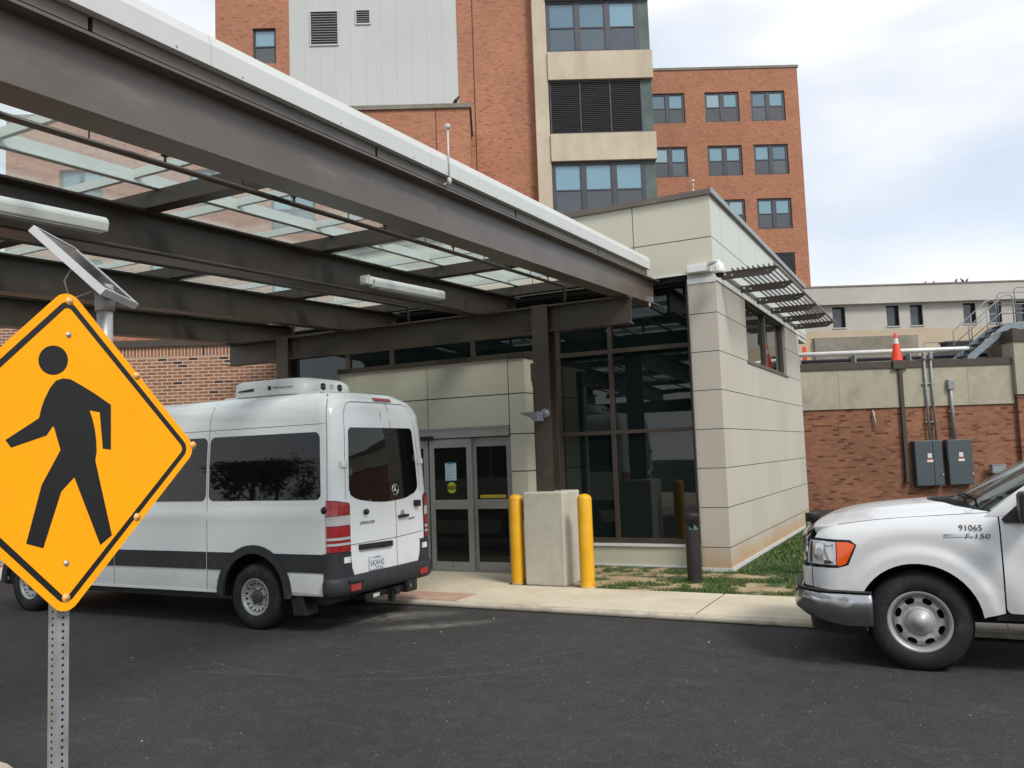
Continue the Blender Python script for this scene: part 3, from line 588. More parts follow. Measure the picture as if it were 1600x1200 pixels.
# entry box
EY = 11.93; EXR = -5.9; EXL = -9.53
m = MB(); g_ = .008
for (a, b, c_, d) in [(EXL, -9.23, .06, 3.42), (-9.22, -7.715, 2.868, 3.42), (-7.70, -6.198, 2.868, 3.42), (-9.22, -7.715, 2.37, 2.852), (-7.70, -6.198, 2.37, 2.852)]:
    m.box(a, b, EY, EY+.03, c_, d)
zz = [.07, .43, 1.03, 1.64, 2.225, 2.86, 3.42]
for a, b in zip(zz, zz[1:]): m.box(-6.18, EXR, EY, EY+.03, a+g_, b-g_)
m.obj('entry_panels', 'cream', eb)
m = MB()
for a, b in zip(zz, zz[1:]): m.box(EXR-.03, EXR, EY+.031, 13.14, a+g_, b-g_)
m.obj('entry_side_panels', 'cream', eb)
MB().box(EXL+.02, -9.24, EY+.03, 13.14, .06, 3.41).box(-9.24, -6.19, EY+.03, 13.14, 2.38, 3.41).box(-6.19, EXR-.032, EY+.03, 13.14, .06, 3.41).obj('entry_core', 'gap', eb)
MB().box(EXL-.03, EXR+.03, EY-.03, 13.14, 3.422, 3.50).obj('entry_roof_edge', 'bronzedark', eb)
MB().box(-9.2, -6.2, 12.9, 12.95, .06, 2.37).obj('vestibule_back', 'gap', eb)
# sliding doors
MB().box(-9.215, -6.2, EY-.045, EY+.12, 2.205, 2.362).box(-9.215, -6.2, EY-.06, EY-.046, 2.335, 2.362).obj('door_header', 'aluflat', eb, bevel=.004)
text('header_mark', 'DS', .03, 'textdark', bpy.data.objects['door_header'], (-6.40, EY-.047, 2.27), (1, 0, 0), (0, 0, 1), .001)
MB().box(-7.86, -7.58, EY-.10, EY-.046, 2.185, 2.25).obj('motion_sensor', 'black', eb, bevel=.01)
def door(x0, x1, y, name, hand):
    fr_ = MB(); st = .085
    fr_.box(x0, x0+st, y, y+.045, .075, 2.19).box(x1-st, x1, y, y+.045, .075, 2.19)
    for a, b in ((2.05, 2.19), (1.055, 1.205), (.075, .215)): fr_.box(x0+st, x1-st, y, y+.045, a, b)
    o = fr_.obj(name, 'aluflat', eb, bevel=.004)
    MB().box(x0+st, x1-st, y+.018, y+.026, 1.205, 2.05).box(x0+st, x1-st, y+.018, y+.026, .215, 1.055).obj('pane', 'doorglass', o)
    return o
dl = door(-7.69, -6.90, EY-.02, 'sliding_door', 1); dr = door(-8.50, -7.72, EY-.02, 'sliding_door', -1)
s1 = door(-6.93, -6.205, EY+.05, 'side_panel', 0); s2 = door(-9.21, -8.48, EY+.05, 'side_panel', 0)
MB().box(-9.215, -6.2, EY-.03, EY+.12, .06, .072).obj('threshold', 'alu', eb)
MB().lathe([(0, 0), (.012, 0), (.012, .004)], (-7.29, EY-.025, .145), 'y', 12).obj('door_lock', 'black', dl)
nt_ = MB().box(-7.40, -7.19, EY-.006, EY-.004, 1.515, 1.80).obj('notice', 'paper', dl)
MB().box(-7.36, -7.23, EY-.0075, EY-.0062, 1.785, 1.815).box(-7.40, -7.20, EY-.0075, EY-.0062, 1.505, 1.52).obj('tape', 'bluetape', nt_)
for i, (s_, w) in enumerate((('ALL VISITORS', .02), ('MUST', .02), ('PLEASE USE', .02), ('THE MAIN', .02), ('ENTRANCE', .02))):
    text('notice_text', s_, w, 'plateblue', nt_, (-7.38, EY-.0065, 1.745-.05*i), (1, 0, 0), (0, 0, 1), .0004)
sk = MB().prism(circle(-7.205+.0-.08, 1.40, .088, 32, ry=.088), EY-.006, EY-.0045, 1).obj('caution_sticker', 'sticker', dl)
MB().box(-7.375, -7.195, EY-.0075, EY-.0062, 1.372, 1.425).obj('sticker_band', 'black', sk)
text('sticker_text', 'CAUTION', .034, 'sticker', sk, (-7.285, EY-.0077, 1.387), (1, 0, 0), (0, 0, 1), .0004, 'CENTER')
text('sticker_text', 'AUTOMATIC', .024, 'black', sk, (-7.285, EY-.0065, 1.436), (1, 0, 0), (0, 0, 1), .0004, 'CENTER'); text('sticker_text', 'DOOR', .024, 'black', sk, (-7.285, EY-.0065, 1.346), (1, 0, 0), (0, 0, 1), .0004, 'CENTER')
st_ = MB().prism(rrect(-6.80, -6.33, 1.225, 1.275, .022), EY+.064, EY+.066, 1).obj('door_sticker', 'stickeryellow', s1)
text('sticker_text', 'AUTOMATIC DOOR', .024, 'black', st_, (-6.78, EY+.0635, 1.24), (1, 0, 0), (0, 0, 1), .0004); text('sticker_text', 'STAND CLEAR', .024, 'black', st_, (-6.505, EY+.0635, 1.24), (1, 0, 0), (0, 0, 1), .0004)
MB().box(-6.045, -5.965, EY-.05, EY, 1.04, 1.17).box(-6.04, -5.985, EY-.05, EY, .89, 1.02).box(-6.0, -5.93, EY-.04, EY-.03, 1.0, 1.01).obj('card_reader', 'black', eb, bevel=.008)
MB().box(EXR+.002, EXR+.10, 12.16, 12.36, 3.08, 3.34).box(EXR+.002, EXR+.07, 12.22, 12.32, .2, 3.08).obj('downspout', 'bronzedark', eb, bevel=.005)
# sunshade
sh = MB().box(XC+.006, XC+.03, 13.0, 20.2, 4.60, 4.66).obj('sunshade', 'bronzedark', eb)
for k_ in range(6):
    y = 13.22+1.366*k_
    b_ = MB().prism([(XC+.04, 4.50), (XC+.04, 4.625), (-2.18, 4.625), (-2.155, 4.595), (-2.32, 4.50)], y-.008, y+.008, 1).obj('sunshade_bracket', 'bronzedark', sh)
    MB().lathe([(0, -.022), (.02, -.022), (.02, -.008)], (-2.98, y, 4.575), 'y', 12).lathe([(0, -.022), (.02, -.022), (.02, -.008)], (-2.87, y, 4.555), 'y', 12).lathe([(0, -.018), (.012, -.018), (.012, -.008)], (-2.33, y, 4.56), 'y', 10).obj('bracket_bolt', 'alu', sh)
for j in range(9):
    x = -2.84+.078*j
    MB().prism([(x, 4.606), (x+.006, 4.64), (x+.012, 4.64), (x+.012, 4.606)], 13.05, 20.2, 1).obj('louvre_blade', 'bronzedark', sh)
MB().tube([(-2.165, 13.05, 4.60), (-2.165, 20.2, 4.60)], .016, 8).obj('front_tube', 'alu', sh)
antenna((-3.32, 12.9, 5.885), .15, 'short white antenna on the bronze roof edge of the entrance pavilion')
# dome camera
t = thing('security_camera', 'white dome security camera on a white arm at the corner of the cream wall', 'camera', (-3.10, 12.80, 4.64))
MB().box(-.36, .0, -.055, .08, -.06, .06).obj('junction_box', 'white_metal', t, bevel=.012)
MB().tube([(-.02, -.02, .04), (.10, -.12, .05), (.17, -.18, .03), (.18, -.19, -.02)], [.035, .03, .03, .04], 12).obj('arm', 'white_metal', t)
MB().lathe([(.0, .02), (.05, .01), (.072, -.04), (.085, -.11), (.088, -.15), (.06, -.155)], (.18, -.19, 0), 'z', 24).obj('housing', 'white_metal', t)
MB().lathe([(.064, -.15)]+[(.064*math.cos(R(a)), -.155-.064*math.sin(R(a))) for a in range(0, 91, 15)], (.18, -.19, 0), 'z', 24).obj('dome', 'camdome', t)

# bollards
def ybollard(x, y, label):
    t = thing('yellow_bollard', label, 'bollard', (x, y, .05), group='yellow safety bollards by the concrete pier')
    pr = [(.10, 0), (.10, 1.21)]+[(.10*math.cos(R(a)), 1.21+.07*math.sin(R(a))) for a in range(10, 91, 10)]
    m = MB(); m.lathe(pr, (0, 0, 0), 'z', 32); m.obj('sleeve', 'yellow', t)
    MB().lathe([(.101, .0), (.104, 0), (.104, .02), (.101, .02)], (0, 0, 0), 'z', 24).obj('base_ring', 'kerb', t)
ybollard(-5.67, 11.04, 'yellow bollard left of the concrete pier, nearer the sliding door')
ybollard(-4.56, 10.94, 'yellow bollard right of the concrete pier, in front of the glass wall')
def lbollard(x, y, h, label):
    t = thing('bollard_light', label, 'bollard light', (x, y, .05), group='dark bollard lights in the grass')
    m = MB(); m.lathe([(.098, 0), (.098, h-.22)], (0, 0, 0), 'z', 32); m.lathe([(.0, h), (.096, h), (.098, h-.004), (.098, h-.115), (.02, h-.115)], (0, 0, 0), 'z', 32)
    m.obj('post', 'lightbollard', t)
    MB().lathe([(.088, h-.222), (.07, h-.20), (.03, h-.15), (.02, h-.112)], (0, 0, 0), 'z', 24).obj('reflector', 'chrome', t)
    MB().lathe([(.094, h-.221), (.094, h-.114)], (0, 0, 0), 'z', 32).obj('lens', 'clearglass', t)
    m = MB()
    for a in (35, 155, 275): m.box(-.006, .006, -.006, .006, h-.222, h-.113); 
    m2 = MB()
    for a in (55, 175, 295):
        cx_, cy2 = .086*math.cos(R(a)), .086*math.sin(R(a)); m2.box(cx_-.008, cx_+.008, cy2-.008, cy2+.008, h-.222, h-.113)
    m2.obj('strut', 'lightbollard', t)
lbollard(-3.30, 11.75, .95, 'dark round bollard light in front of the glass wall')
lbollard(-1.84, 12.75, .88, 'dark bollard light behind the front of the white pickup truck')

# ================================================================== HOSPITAL AND NEIGHBOURS (their own street grid, turned 28.5 degrees)
HA = R(28.5)
def hthing(name, label, cat, group=None): return thing(name, label, cat, (0, 0, 0), HA, group)
def ibox(mb, x0, x1, y0, y1, z0, z1): mb.box(x0, x1, y0, y1, z0, z1)
hosp = hthing('hospital_building', 'tall orange brick hospital block with grey metal panel and stone window bay above the canopy', 'building')
wrng = random.Random(11)
def hwin(parent, u0, u1, z0, z1, v, cols, fr=.07, mid=.10, split=.5, depth=.14, up_='sashup', low='sashlow', sills=None, wmat='framegrey'):
    m = MB(); y0 = v+depth; y1 = y0+.08
    m.box(u0, u0+fr, y0, y1, z0, z1).box(u1-fr, u1, y0, y1, z0, z1).box(u0+fr, u1-fr, y0, y1, z1-fr, z1).box(u0+fr, u1-fr, y0, y1, z0, z0+fr)
    w = (u1-u0-2*fr-(cols-1)*mid)/cols; zm = z0+(z1-z0)*split
    for i in range(1, cols): x = u0+fr+i*w+(i-1)*mid; m.box(x, x+mid, y0-.02, y1, z0+fr, z1-fr)
    for i in range(cols):
        x = u0+fr+i*(w+mid); m.box(x, x+w, y0-.01, y1, zm-.035, zm+.035)
        m.box(x, x+.04, y0+.01, y1, z0+fr, z1-fr).box(x+w-.04, x+w, y0+.01, y1, z0+fr, z1-fr)
    o = m.obj('window', wmat, parent)
    for i in range(cols):
        x = u0+fr+i*(w+mid)+.04
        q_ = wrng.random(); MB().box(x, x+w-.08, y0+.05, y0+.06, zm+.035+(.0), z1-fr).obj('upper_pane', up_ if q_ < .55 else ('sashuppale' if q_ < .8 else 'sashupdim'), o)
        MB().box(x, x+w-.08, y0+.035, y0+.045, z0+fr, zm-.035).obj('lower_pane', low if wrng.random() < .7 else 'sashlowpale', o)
    return o
def core(parent, u0, u1, v0, v1, z0, z1): MB().box(u0, u1, v0, v1, z0, z1).obj('inner_core', 'gap', parent)
# main slab with the metal panel (v = 41.5)
V = 41.5
hl = [(-11.44, -10.28, 21.9, 23.74)]
ws = wall(MB(), -13.3, 2.75, 0, 38, V, .4, hl+[(-9.62, -1.17, 17.9, 38)])
ws.box(-13.3, -12.9, V+.4, V+14, 0, 38).obj('brick_wall', 'hospitalbrick', hosp)
hwin(hosp, -11.44, -10.28, 21.9, 23.74, V, 1)
mp_ = MB(); x = -9.62; pw = 8.45/11
for i in range(11): mp_.box(x+.002, x+pw-.002, V+.03, V+.06, 17.9, 38); x += pw
# leave the louvre openings by placing the louvres proud of the panel
mp_.obj('metal_panel', 'greypanel', hosp); MB().box(-9.62, -1.17, V+.06, V+.4, 17.9, 38).obj('panel_backing', 'framegrey', hosp)
def louvre(parent, u0, u1, z0, z1, v, n, fm='greypanel', bl='louver', bar='louvermid', nm='louvre'):
    m = MB(); m.box(u0-.06, u0, v-.03, v+.06, z0-.06, z1+.06).box(u1, u1+.06, v-.03, v+.06, z0-.06, z1+.06).box(u0, u1, v-.03, v+.06, z1, z1+.06).box(u0, u1, v-.03, v+.06, z0-.06, z0)
    o = m.obj(nm, fm, parent); MB().box(u0, u1, v+.022, v+.028, z0, z1).obj('recess', bl, o)
    m = MB(); h = (z1-z0)/n
    for i in range(n): m.prism([(v-.02, z0+h*i+.02), (v+.015, z0+h*(i+.30)), (v+.018, z0+h*(i+.27)), (v-.015, z0+h*i)], u0, u1, 0)
    m.obj('blades', bar, o); return o
louvre(hosp, -8.52, -7.18, 22.8, 24.52, V+.0, 13, bar='greypanel'); louvre(hosp, -6.22, -5.56, 23.86, 24.54, V, 6, bar='greypanel')
# lower block in front (v = 38)
V = 38
lw = [(-19.25, -17.3, 13.6, 15.45), (-13.4, -11.4, 13.6, 15.3), (-9.75, -7.75, 12.2, 14.5), (-19.25, -17.3, 9.6, 11.3), (-9.75, -7.75, 8.0, 10.2), (-21.0, -19.9, 3, 5), (-15.2, -13.6, 9.6, 11.3)]
wall(MB(), -21.62, -.62, 0, 17.85, V, .4, lw).box(-21.62, -21.2, V+.4, V+3.4, 0, 17.85).box(-1.0, -.62, V+.4, V+3.4, 0, 17.85).obj('lower_brick_wall', 'hospitalbrick', hosp)
for w in lw: hwin(hosp, *w, V, 2)
MB().box(-21.72, -.52, V-.10, V+3.45, 17.85, 18.05).obj('coping', 'darkstone', hosp)
MB().box(-2.18, -2.15, V-.012, V, 0, 17.85).obj('movement_joint', 'louver', hosp)
MB().box(-.40, -.36, 41.485, 41.5, 0, 38).obj('movement_joint', 'louver', hosp)
# tower bay: stone frame with stacked windows (v = 41, proud of the slab)
V = 41
MB().box(2.62, 3.30, V, V+.9, 0, 38).obj('bay_pier', 'towerstone', hosp)
for j, (z0, z1) in enumerate(((16.25, 17.62), (20.40, 21.83), (24.6, 26.0), (28.8, 30.2), (33, 34.4), (12.0, 13.45), (7.8, 9.2))):
    MB().box(3.31, 8.55, V-.10, V+.9, z0, z1).obj('stone_spandrel', 'towerstone', hosp)
for (z0, z1, kind) in ((13.5, 16.23, 'w'), (17.64, 20.38, 'l'), (21.85, 24.58, 'w'), (26.02, 28.78, 'w'), (9.22, 11.98, 'w')):
    if kind == 'w': hwin(hosp, 3.31, 7.95, z0, z1, V, 3, fr=.16, mid=.24, split=.48, depth=.12)
    else:
        o = louvre(hosp, 3.42, 7.9, z0+.08, z1-.08, V+.1, 26, 'framegrey')
        for uu in (4.87, 6.38): MB().box(uu-.03, uu+.03, V+.065, V+.08, z0+.1, z1-.1).obj('louvre_bar', 'framegrey', o)
    MB().box(7.96, 8.5, V+.12, V+.9, z0, z1).obj('copper_panel', 'verdigris', hosp)
MB().box(3.3, 7.9, V+.7, V+12, 0, 37.9).obj('inner_core', 'gap', hosp)
MB().box(7.9, 8.5, V+.9, V+3, 0, 38).obj('copper_side', 'verdigris', hosp)
MB().box(-12.85, 2.6, 42, 54, 0, 37.8).obj('inner_core', 'gap', hosp)
MB().box(-21.1, -1.1, 38.5, 41.2, 0, 17.7).obj('inner_core', 'gap', hosp)
# small bird on the coping
def bird(x, y, z, label, s=1., rz=0., par=None):
    m = MB(); m.smooth = True
    m.lathe([(.0, -.16), (.018, -.14), (.05, -.05), (.06, .02), (.045, .09), (.03, .12), (.036, .15), (.03, .18), (.01, .20), (0, .23)], (0, 0, 0), 'x', 10)
    o = m.obj('bird', 'black'); o.location = (x, y, z+.14*s); o.rotation_euler = (0, -.9, rz); o.scale = (s, s, s)
    lg = MB().tube([(.0, .02, -.05), (-.08, .02, -.13)], .006, 5).tube([(.0, -.02, -.05), (-.08, -.02, -.13)], .006, 5).obj('legs', 'black', o)
    return tag(o, label, 'bird', 'dark birds perched on the roof edges')
def hw(u, v, z): return (u*math.cos(HA)-v*math.sin(HA), u*math.sin(HA)+v*math.cos(HA), z)
bird(*hw(-1.25, 38.2, 18.05), 'dark bird perched on the stone coping of the lower hospital block', 1.5, .4)

# right wing (v = 60)
wing = hthing('hospital_wing', 'orange brick hospital wing with paired windows, right of the stone window bay', 'building')
V = 60; wn_ = []
for r_ in range(-1, 7):
    for cx in (12.62, 16.22, 19.60, 9.2):
        z1 = 27.78-4.02*r_
        if z1 > 29: continue
        wn_.append((cx-(0.4 if cx == 12.62 else 0), cx+2.52-(0.3 if cx == 12.62 else 0), z1-2.26, z1))
wn_ = [(a, a+2.52, c_, d) if a != 12.22 else (12.2, 14.76, c_, d) for a, b, c_, d in wn_]
vent = [w for w in wn_ if abs(w[0]-19.6) < .01 and abs(w[3]-(27.78-12.06)) < .3]
wall(MB(), 4, 23.15, 0, 29.5, V, .4, wn_).box(22.75, 23.15, V+.4, V+16, 0, 29.5).obj('brick_wall', 'hospitalbrick', wing)
for w in wn_:
    if w in vent: louvre(wing, w[0]+.1, w[1]-.1, w[2]+.1, w[3]-.1, V+.1, 24, 'framegrey', 'framegrey', 'framegrey')
    elif w[2] > 9: hwin(wing, *w, V, 2, fr=.14, mid=.28, split=.5, depth=.10)
    else: MB().box(w[0], w[1], V+.1, V+.2, w[2], w[3]).obj('window', 'farglass', wing)
MB().box(4.1, 22.7, V+.45, V+15, 0, 29.3).obj('inner_core', 'gap', wing)
MB().box(3.9, 23.25, V-.06, V+16, 29.5, 29.68).obj('coping', 'darkstone', wing)

# low stone building far right (v = 46)
far_ = hthing('stone_office_building', 'low grey stone building with narrow windows behind the roof stairs', 'building')
V = 46; fw_ = [(18.83, 19.54, 8.2, 9.34), (21.83, 22.53, 8.2, 9.34), (23.15, 23.85, 8.2, 9.34), (26.12, 26.82, 8.2, 9.34), (27.56, 28.26, 8.2, 9.34), (29.05, 29.75, 8.2, 9.34), (31.8, 32.5, 8.2, 9.34), (33.4, 34.1, 8.2, 9.34)]
wall(MB(), 14, 48, 8.02, 9.44, V, .35, fw_).obj('upper_wall', 'farstone', far_)
MB().box(13.9, 48.1, V-.35, V+14, 9.44, 10.40).obj('roof_fascia', 'farstone', far_); MB().box(13.85, 48.15, V-.4, V+14.05, 10.40, 10.47).obj('roof_trim', 'darkstone', far_)
MB().box(14, 48, V-.03, V+.35, 0, 8.02).obj('lower_wall', 'fartan', far_); MB().box(14.1, 47.9, V+.36, V+13.5, 0, 9.4).obj('inner_core', 'gap', far_)
MB().box(23.75, 23.77, V-.034, V-.03, 4, 7.2).box(23.77, 48, V-.034, V-.03, 7.2, 7.22).obj('wall_joint', 'gap', far_)
for a, b, c_, d in fw_:
    o = MB().box(a, b, V+.22, V+.25, c_, d).obj('window', 'farglass', far_); MB().box(a-.04, b+.04, V-.05, V+.2, c_-.06, c_).obj('sill', 'farstone', o)
    MB().box(b-.06, b, V+.02, V+.22, c_, d).box(a, b-.06, V+.02, V+.22, d-.05, d).obj('frame', 'louver', o)
for u, rz in ((24.2, 0), (24.75, 2.5), (25.95, .6), (26.35, 3), (26.55, .3)): bird(*hw(u, 46.2, 10.47), {24.2: 'leftmost dark bird sitting on the far stone roof edge', 24.75: 'second dark bird from the left on the far stone roof edge', 25.95: 'third dark bird from the left on the far stone roof edge', 26.35: 'fourth dark bird from the left on the far stone roof edge', 26.55: 'rightmost dark bird on the far stone roof edge'}[u], 1.0 if u > 25 else .7, rz+HA)

# podium: brick base, concrete band, bronze coping, flat roof (v = 24.5)
pod = hthing('podium_building', 'one storey brick building with concrete band behind the white pickup', 'building')
V = 24.5
MB().box(4.0, 15.22, V, V+.4, -.2, 2.868).obj('brick_wall', 'podiumbrick', pod)
MB().box(15.22, 40, V-.14, V+.4, -.2, 3.12).obj('brick_wall', 'podiumbrick', pod)
xs = [4.0, 10.05, 13.85, 15.19]
m = MB()
for a, b in zip(xs, xs[1:]): m.box(a+.004, b-.004, V-.045, V+.4, 2.87, 4.02)
m.obj('concrete_band', 'band', pod)
MB().box(15.20, 40, V-.185, V+.4, 3.122, 4.66).obj('concrete_band', 'band', pod)
MB().box(4.0, 15.17, V-.085, V+.45, 4.022, 4.215).obj('coping', 'bronzedark', pod); MB().box(15.17, 40, V-.23, V+.45, 4.66, 5.02).obj('coping', 'bronzedark', pod)
MB().box(4, 40, V+.4, V+21, 3.9, 4.05).obj('flat_roof', 'darkstone', pod); MB().box(15.35, 40, V+.45, V+6, 4.05, 4.9).obj('raised_roof', 'darkstone', pod)
MB().box(4.1, 40, V+.4, V+20, 0, 3.85).obj('inner_core', 'gap', pod)
cur = MB().box(13.9, 18.38, 36, 36.5, 4.05, 6.42).obj('roof_upstand', 'darkstone', pod)
MB().box(9.5, 13.9, 36.2, 36.5, 4.05, 6.35).obj('roof_upstand', 'fartan', pod)
# rooftop clutter
def hp_thing(name, label, cat, u, v, z, group=None): return thing(name, label, cat, hw(u, v, z), HA, group)
t = hp_thing('roof_pipe', 'long white insulated pipe running low across the flat roof behind the traffic cone', 'pipe', 12, 25.7, 4.05)
MB().tube([(-4, 0, .56), (3.4, 0, .60), (4.3, 0, .66)], .075, 12).obj('pipe_run', 'pipewhite', t)
MB().tube([(-4, .25, .36), (5, .25, .42)], .06, 10).obj('lower_pipe', 'framegrey', t)
for x in (-2.6, -.9, .8, 2.4): MB().box(x-.02, x+.02, -.1, .4, -.0, .50).box(x-.2, x+.2, -.15, .45, 0, .07).obj('pipe_stand', 'galv', t)
def cone(u, v, z, h, label, squash=1.):
    t = hp_thing('traffic_cone', label, 'traffic cone', u, v, z, 'orange traffic cones on the podium roof')
    MB().lathe([(.028*squash, h), (.036*squash, h-.02), (.16*squash, .03)], (0, 0, 0), 'z', 24).lathe([(.0, h), (.028*squash, h)], (0, 0, 0), 'z', 24).obj('cone_body', 'orange', t)
    MB().box(-.18*squash, .18*squash, -.18, .18, 0, .03).obj('base', 'orange', t, bevel=.01)
    a, b = h*.80, h*.62; rr = lambda z: .036+(.124)*(h-.02-z)/(h-.05)
    MB().lathe([(rr(a)*squash+.002, a), (rr(b)*squash+.002, b)], (0, 0, 0), 'z', 24).obj('collar', 'conewhite', t)
cone(11.93, 24.68, 4.215, .86, 'orange traffic cone with white collar standing over the downspout')
t = hp_thing('marker_post', 'orange marker post standing on the roof edge beside the entrance pavilion', 'post', 9.72, 26.0, 4.05)
MB().prism([(-.10, 0), (.06, 0), (.02, .86), (-.07, .86)], -.04, .04, 1).obj('panel', 'orange', t, bevel=.008); MB().box(-.16, .14, -.12, .12, 0, .05).obj('foot', 'black', t)
t = hp_thing('roof_vent', 'small dark vent box on the flat roof left of the steel stairs', 'vent', 20.2, 36, 4.05)
MB().box(-.55, .55, 0, .6, 0, 1.98).obj('box', 'louver', t); MB().box(-.6, .6, -.03, .65, 1.98, 2.05).obj('lid', 'framegrey', t)
for (u, w, h, mat) in ((10.7, .5, .10, 'pvc'), (11.5, .28, .16, 'galv'), (13.3, .4, .07, 'pvc'), (12.0, .6, .05, 'pvc'), (10.2, .2, .2, 'galv')):
    pass
# stair
stt = hp_thing('steel_stair', 'galvanised steel stair with tube handrails on the flat roof', 'stair', 14.10, 24.78, 4.215)
stt.scale = (.8, .95, .95)
for y in (0, .9): MB().prism([(0, 0), (.22, 0), (1.66, .94), (2.6, .94), (2.6, 1.12), (1.55, 1.12), (0, .12)], y, y+.04, 1).obj('stringer', 'galvsteel', stt)
for i in range(5): MB().box(.18+.3*i, .46+.3*i, .04, .9, .17+.19*i, .205+.19*i).obj('tread', 'galvsteel', stt)
MB().box(1.66, 3.4, .04, .9, 1.09, 1.12).obj('landing', 'galvsteel', stt)
for y in (.02, .92):
    MB().tube([(.12, y, .08), (.12, y, 1.02), (1.5, y, 1.98), (1.72, y, 2.02), (1.86, y, 1.95), (1.86, y, 1.12)], .021, 8).obj('handrail', 'galv', stt)
    MB().tube([(.12, y, .60), (1.5, y, 1.52), (1.86, y, 1.56)], .017, 8).obj('mid_rail', 'galv', stt)
    MB().tube([(.85, y, .56), (.85, y, 1.53)], .019, 8).obj('rail_post', 'galv', stt)
    MB().tube([(1.95, y, 1.12), (1.95, y, 2.15), (2.05, y, 2.24), (4.4, y, 2.24)], .021, 8).obj('landing_rail', 'galv', stt)
    MB().tube([(1.95, y, 1.55), (4.4, y, 1.55)], .017, 8).tube([(1.95, y, 1.85), (4.4, y, 1.85)], .017, 8).obj('landing_mid_rail', 'galv', stt)
# wall services
t = hp_thing('downspout', 'dark bronze downspout running down the brick wall below the traffic cone', 'downspout', 11.86, 24.37, 0)
MB().box(-.055, .055, .01, .08, .78, 4.0).obj('pipe', 'bronzedark', t, bevel=.006); MB().box(-.21, .21, -.02, .08, 3.985, 4.235).obj('head', 'bronzedark', t)
MB().box(-.085, .05, -.03, .10, .72, .80).obj('shoe', 'bronzedark', t)
def cab(u, label, two):
    t = hp_thing('electrical_cabinet', label, 'electrical box', u, 24.27, .58, 'grey electrical cabinets on the brick wall')
    w = .40 if two else .355
    MB().box(-w, w, .015, .22, 0, 1.30).obj('case', 'cabinet', t, bevel=.008)
    if two:
        for a, b in ((-w+.01, .12), (.135, w-.01)): MB().box(a, b, -.008, .015, .02, 1.28).obj('cabinet_door', 'cabinet', t, bevel=.004)
    else: MB().box(-w+.01, w-.01, -.008, .015, .02, 1.28).obj('cabinet_door', 'cabinet', t, bevel=.004)
    x = .02
    MB().box(x-.06, x+.06, -.012, -.008, .80, .93).obj('label_plate', 'conewhite', t); MB().box(x-.09, x+.09, -.012, -.008, .68, .745).obj('warning_strip', 'conewhite', t); MB().box(x-.09, x+.09, -.0125, -.008, .746, .775).obj('warning_band', 'redpaint', t)
    MB().box(w-.06, w-.02, -.03, -.008, .28, .34).obj('latch', 'alu', t)
    if not two: MB().box(-w-.05, -w, -.02, .08, .70, 1.15).obj('lever_box', 'black', t, bevel=.01)
cab(12.45, 'grey double-door electrical cabinet on the brick wall, the left one', True); cab(13.36, 'grey single-door electrical cabinet on the brick wall, the right one', False)
t = hp_thing('junction_box', 'small grey box on the brick wall right of the electrical cabinets', 'electrical box', 14.42, 24.2, .88); MB().box(-.2, .2, 0, .16, 0, .22).obj('case', 'galv', t, bevel=.01); MB().box(-.21, .21, -.01, .17, .22, .245).obj('lid', 'galv', t)
def cond(u, z0, z1, r_, label, hood=.07, hh=.16, grp=True):
    t = hp_thing('conduit', label, 'conduit', u, 24.40, z0, 'grey steel conduits above the electrical cabinets')
    MB().tube([(0, 0, 0), (0, 0, z1-z0)], r_, 10).obj('pipe', 'galv', t)
    MB().box(-hood, hood, -.07, .05, z1-z0-hh, z1-z0+.03).obj('weather_head', 'galv', t, bevel=.03, seg=3)
    for z in (z1-z0-.9, z1-z0-2.0):
        if z > .1: MB().box(-.10, .10, -.0, .06, z-.015, z+.015).obj('strap', 'galv', t)
cond(12.58, 1.88, 4.42, .032, 'left of the two tall thin conduits above the double cabinet', .055, .2); cond(12.77, 1.88, 4.42, .032, 'right of the two tall thin conduits above the double cabinet', .055, .2); cond(13.30, 1.88, 3.60, .05, 'short thick conduit with round hood above the single cabinet', .10, .28)
MB().prism([(-.04, 0), (.04, 0), (.04, .1), (-.04, .1)], 0, .04, 1)
t = hp_thing('drain_pipe', 'short white pipe on the brick wall just under the concrete band', 'pipe', 11.02, 24.42, 2.33); MB().tube([(.02, 0, 0), (-.02, 0, .42), (-.02, .05, .46)], .025, 10).obj('pipe', 'pvc', t)

# brick building behind the van (v = 17)
bb = hthing('brick_building', 'low brick wall with soldier course and dark coping behind the white van', 'building')
MB().box(-30, -4.22, 17, 17.35, 0, 4.29).obj('brick_wall', 'newbrick', bb); MB().box(-30, -4.2, 16.95, 17.4, 4.292, 4.43).obj('coping', 'bronzedark', bb)
MB().box(-30, -4.4, 17.36, 24, 0, 4.2).obj('inner_core', 'gap', bb)
MB().box(-30, -8.9, 19.4, 19.8, 4.2, 5.4).obj('upper_brick_wall', 'newbrick', bb)
MB().box(-4.25, -4.19, 16.98, 17.02, 0, 4.3).obj('corner_trim', 'white_metal', bb)

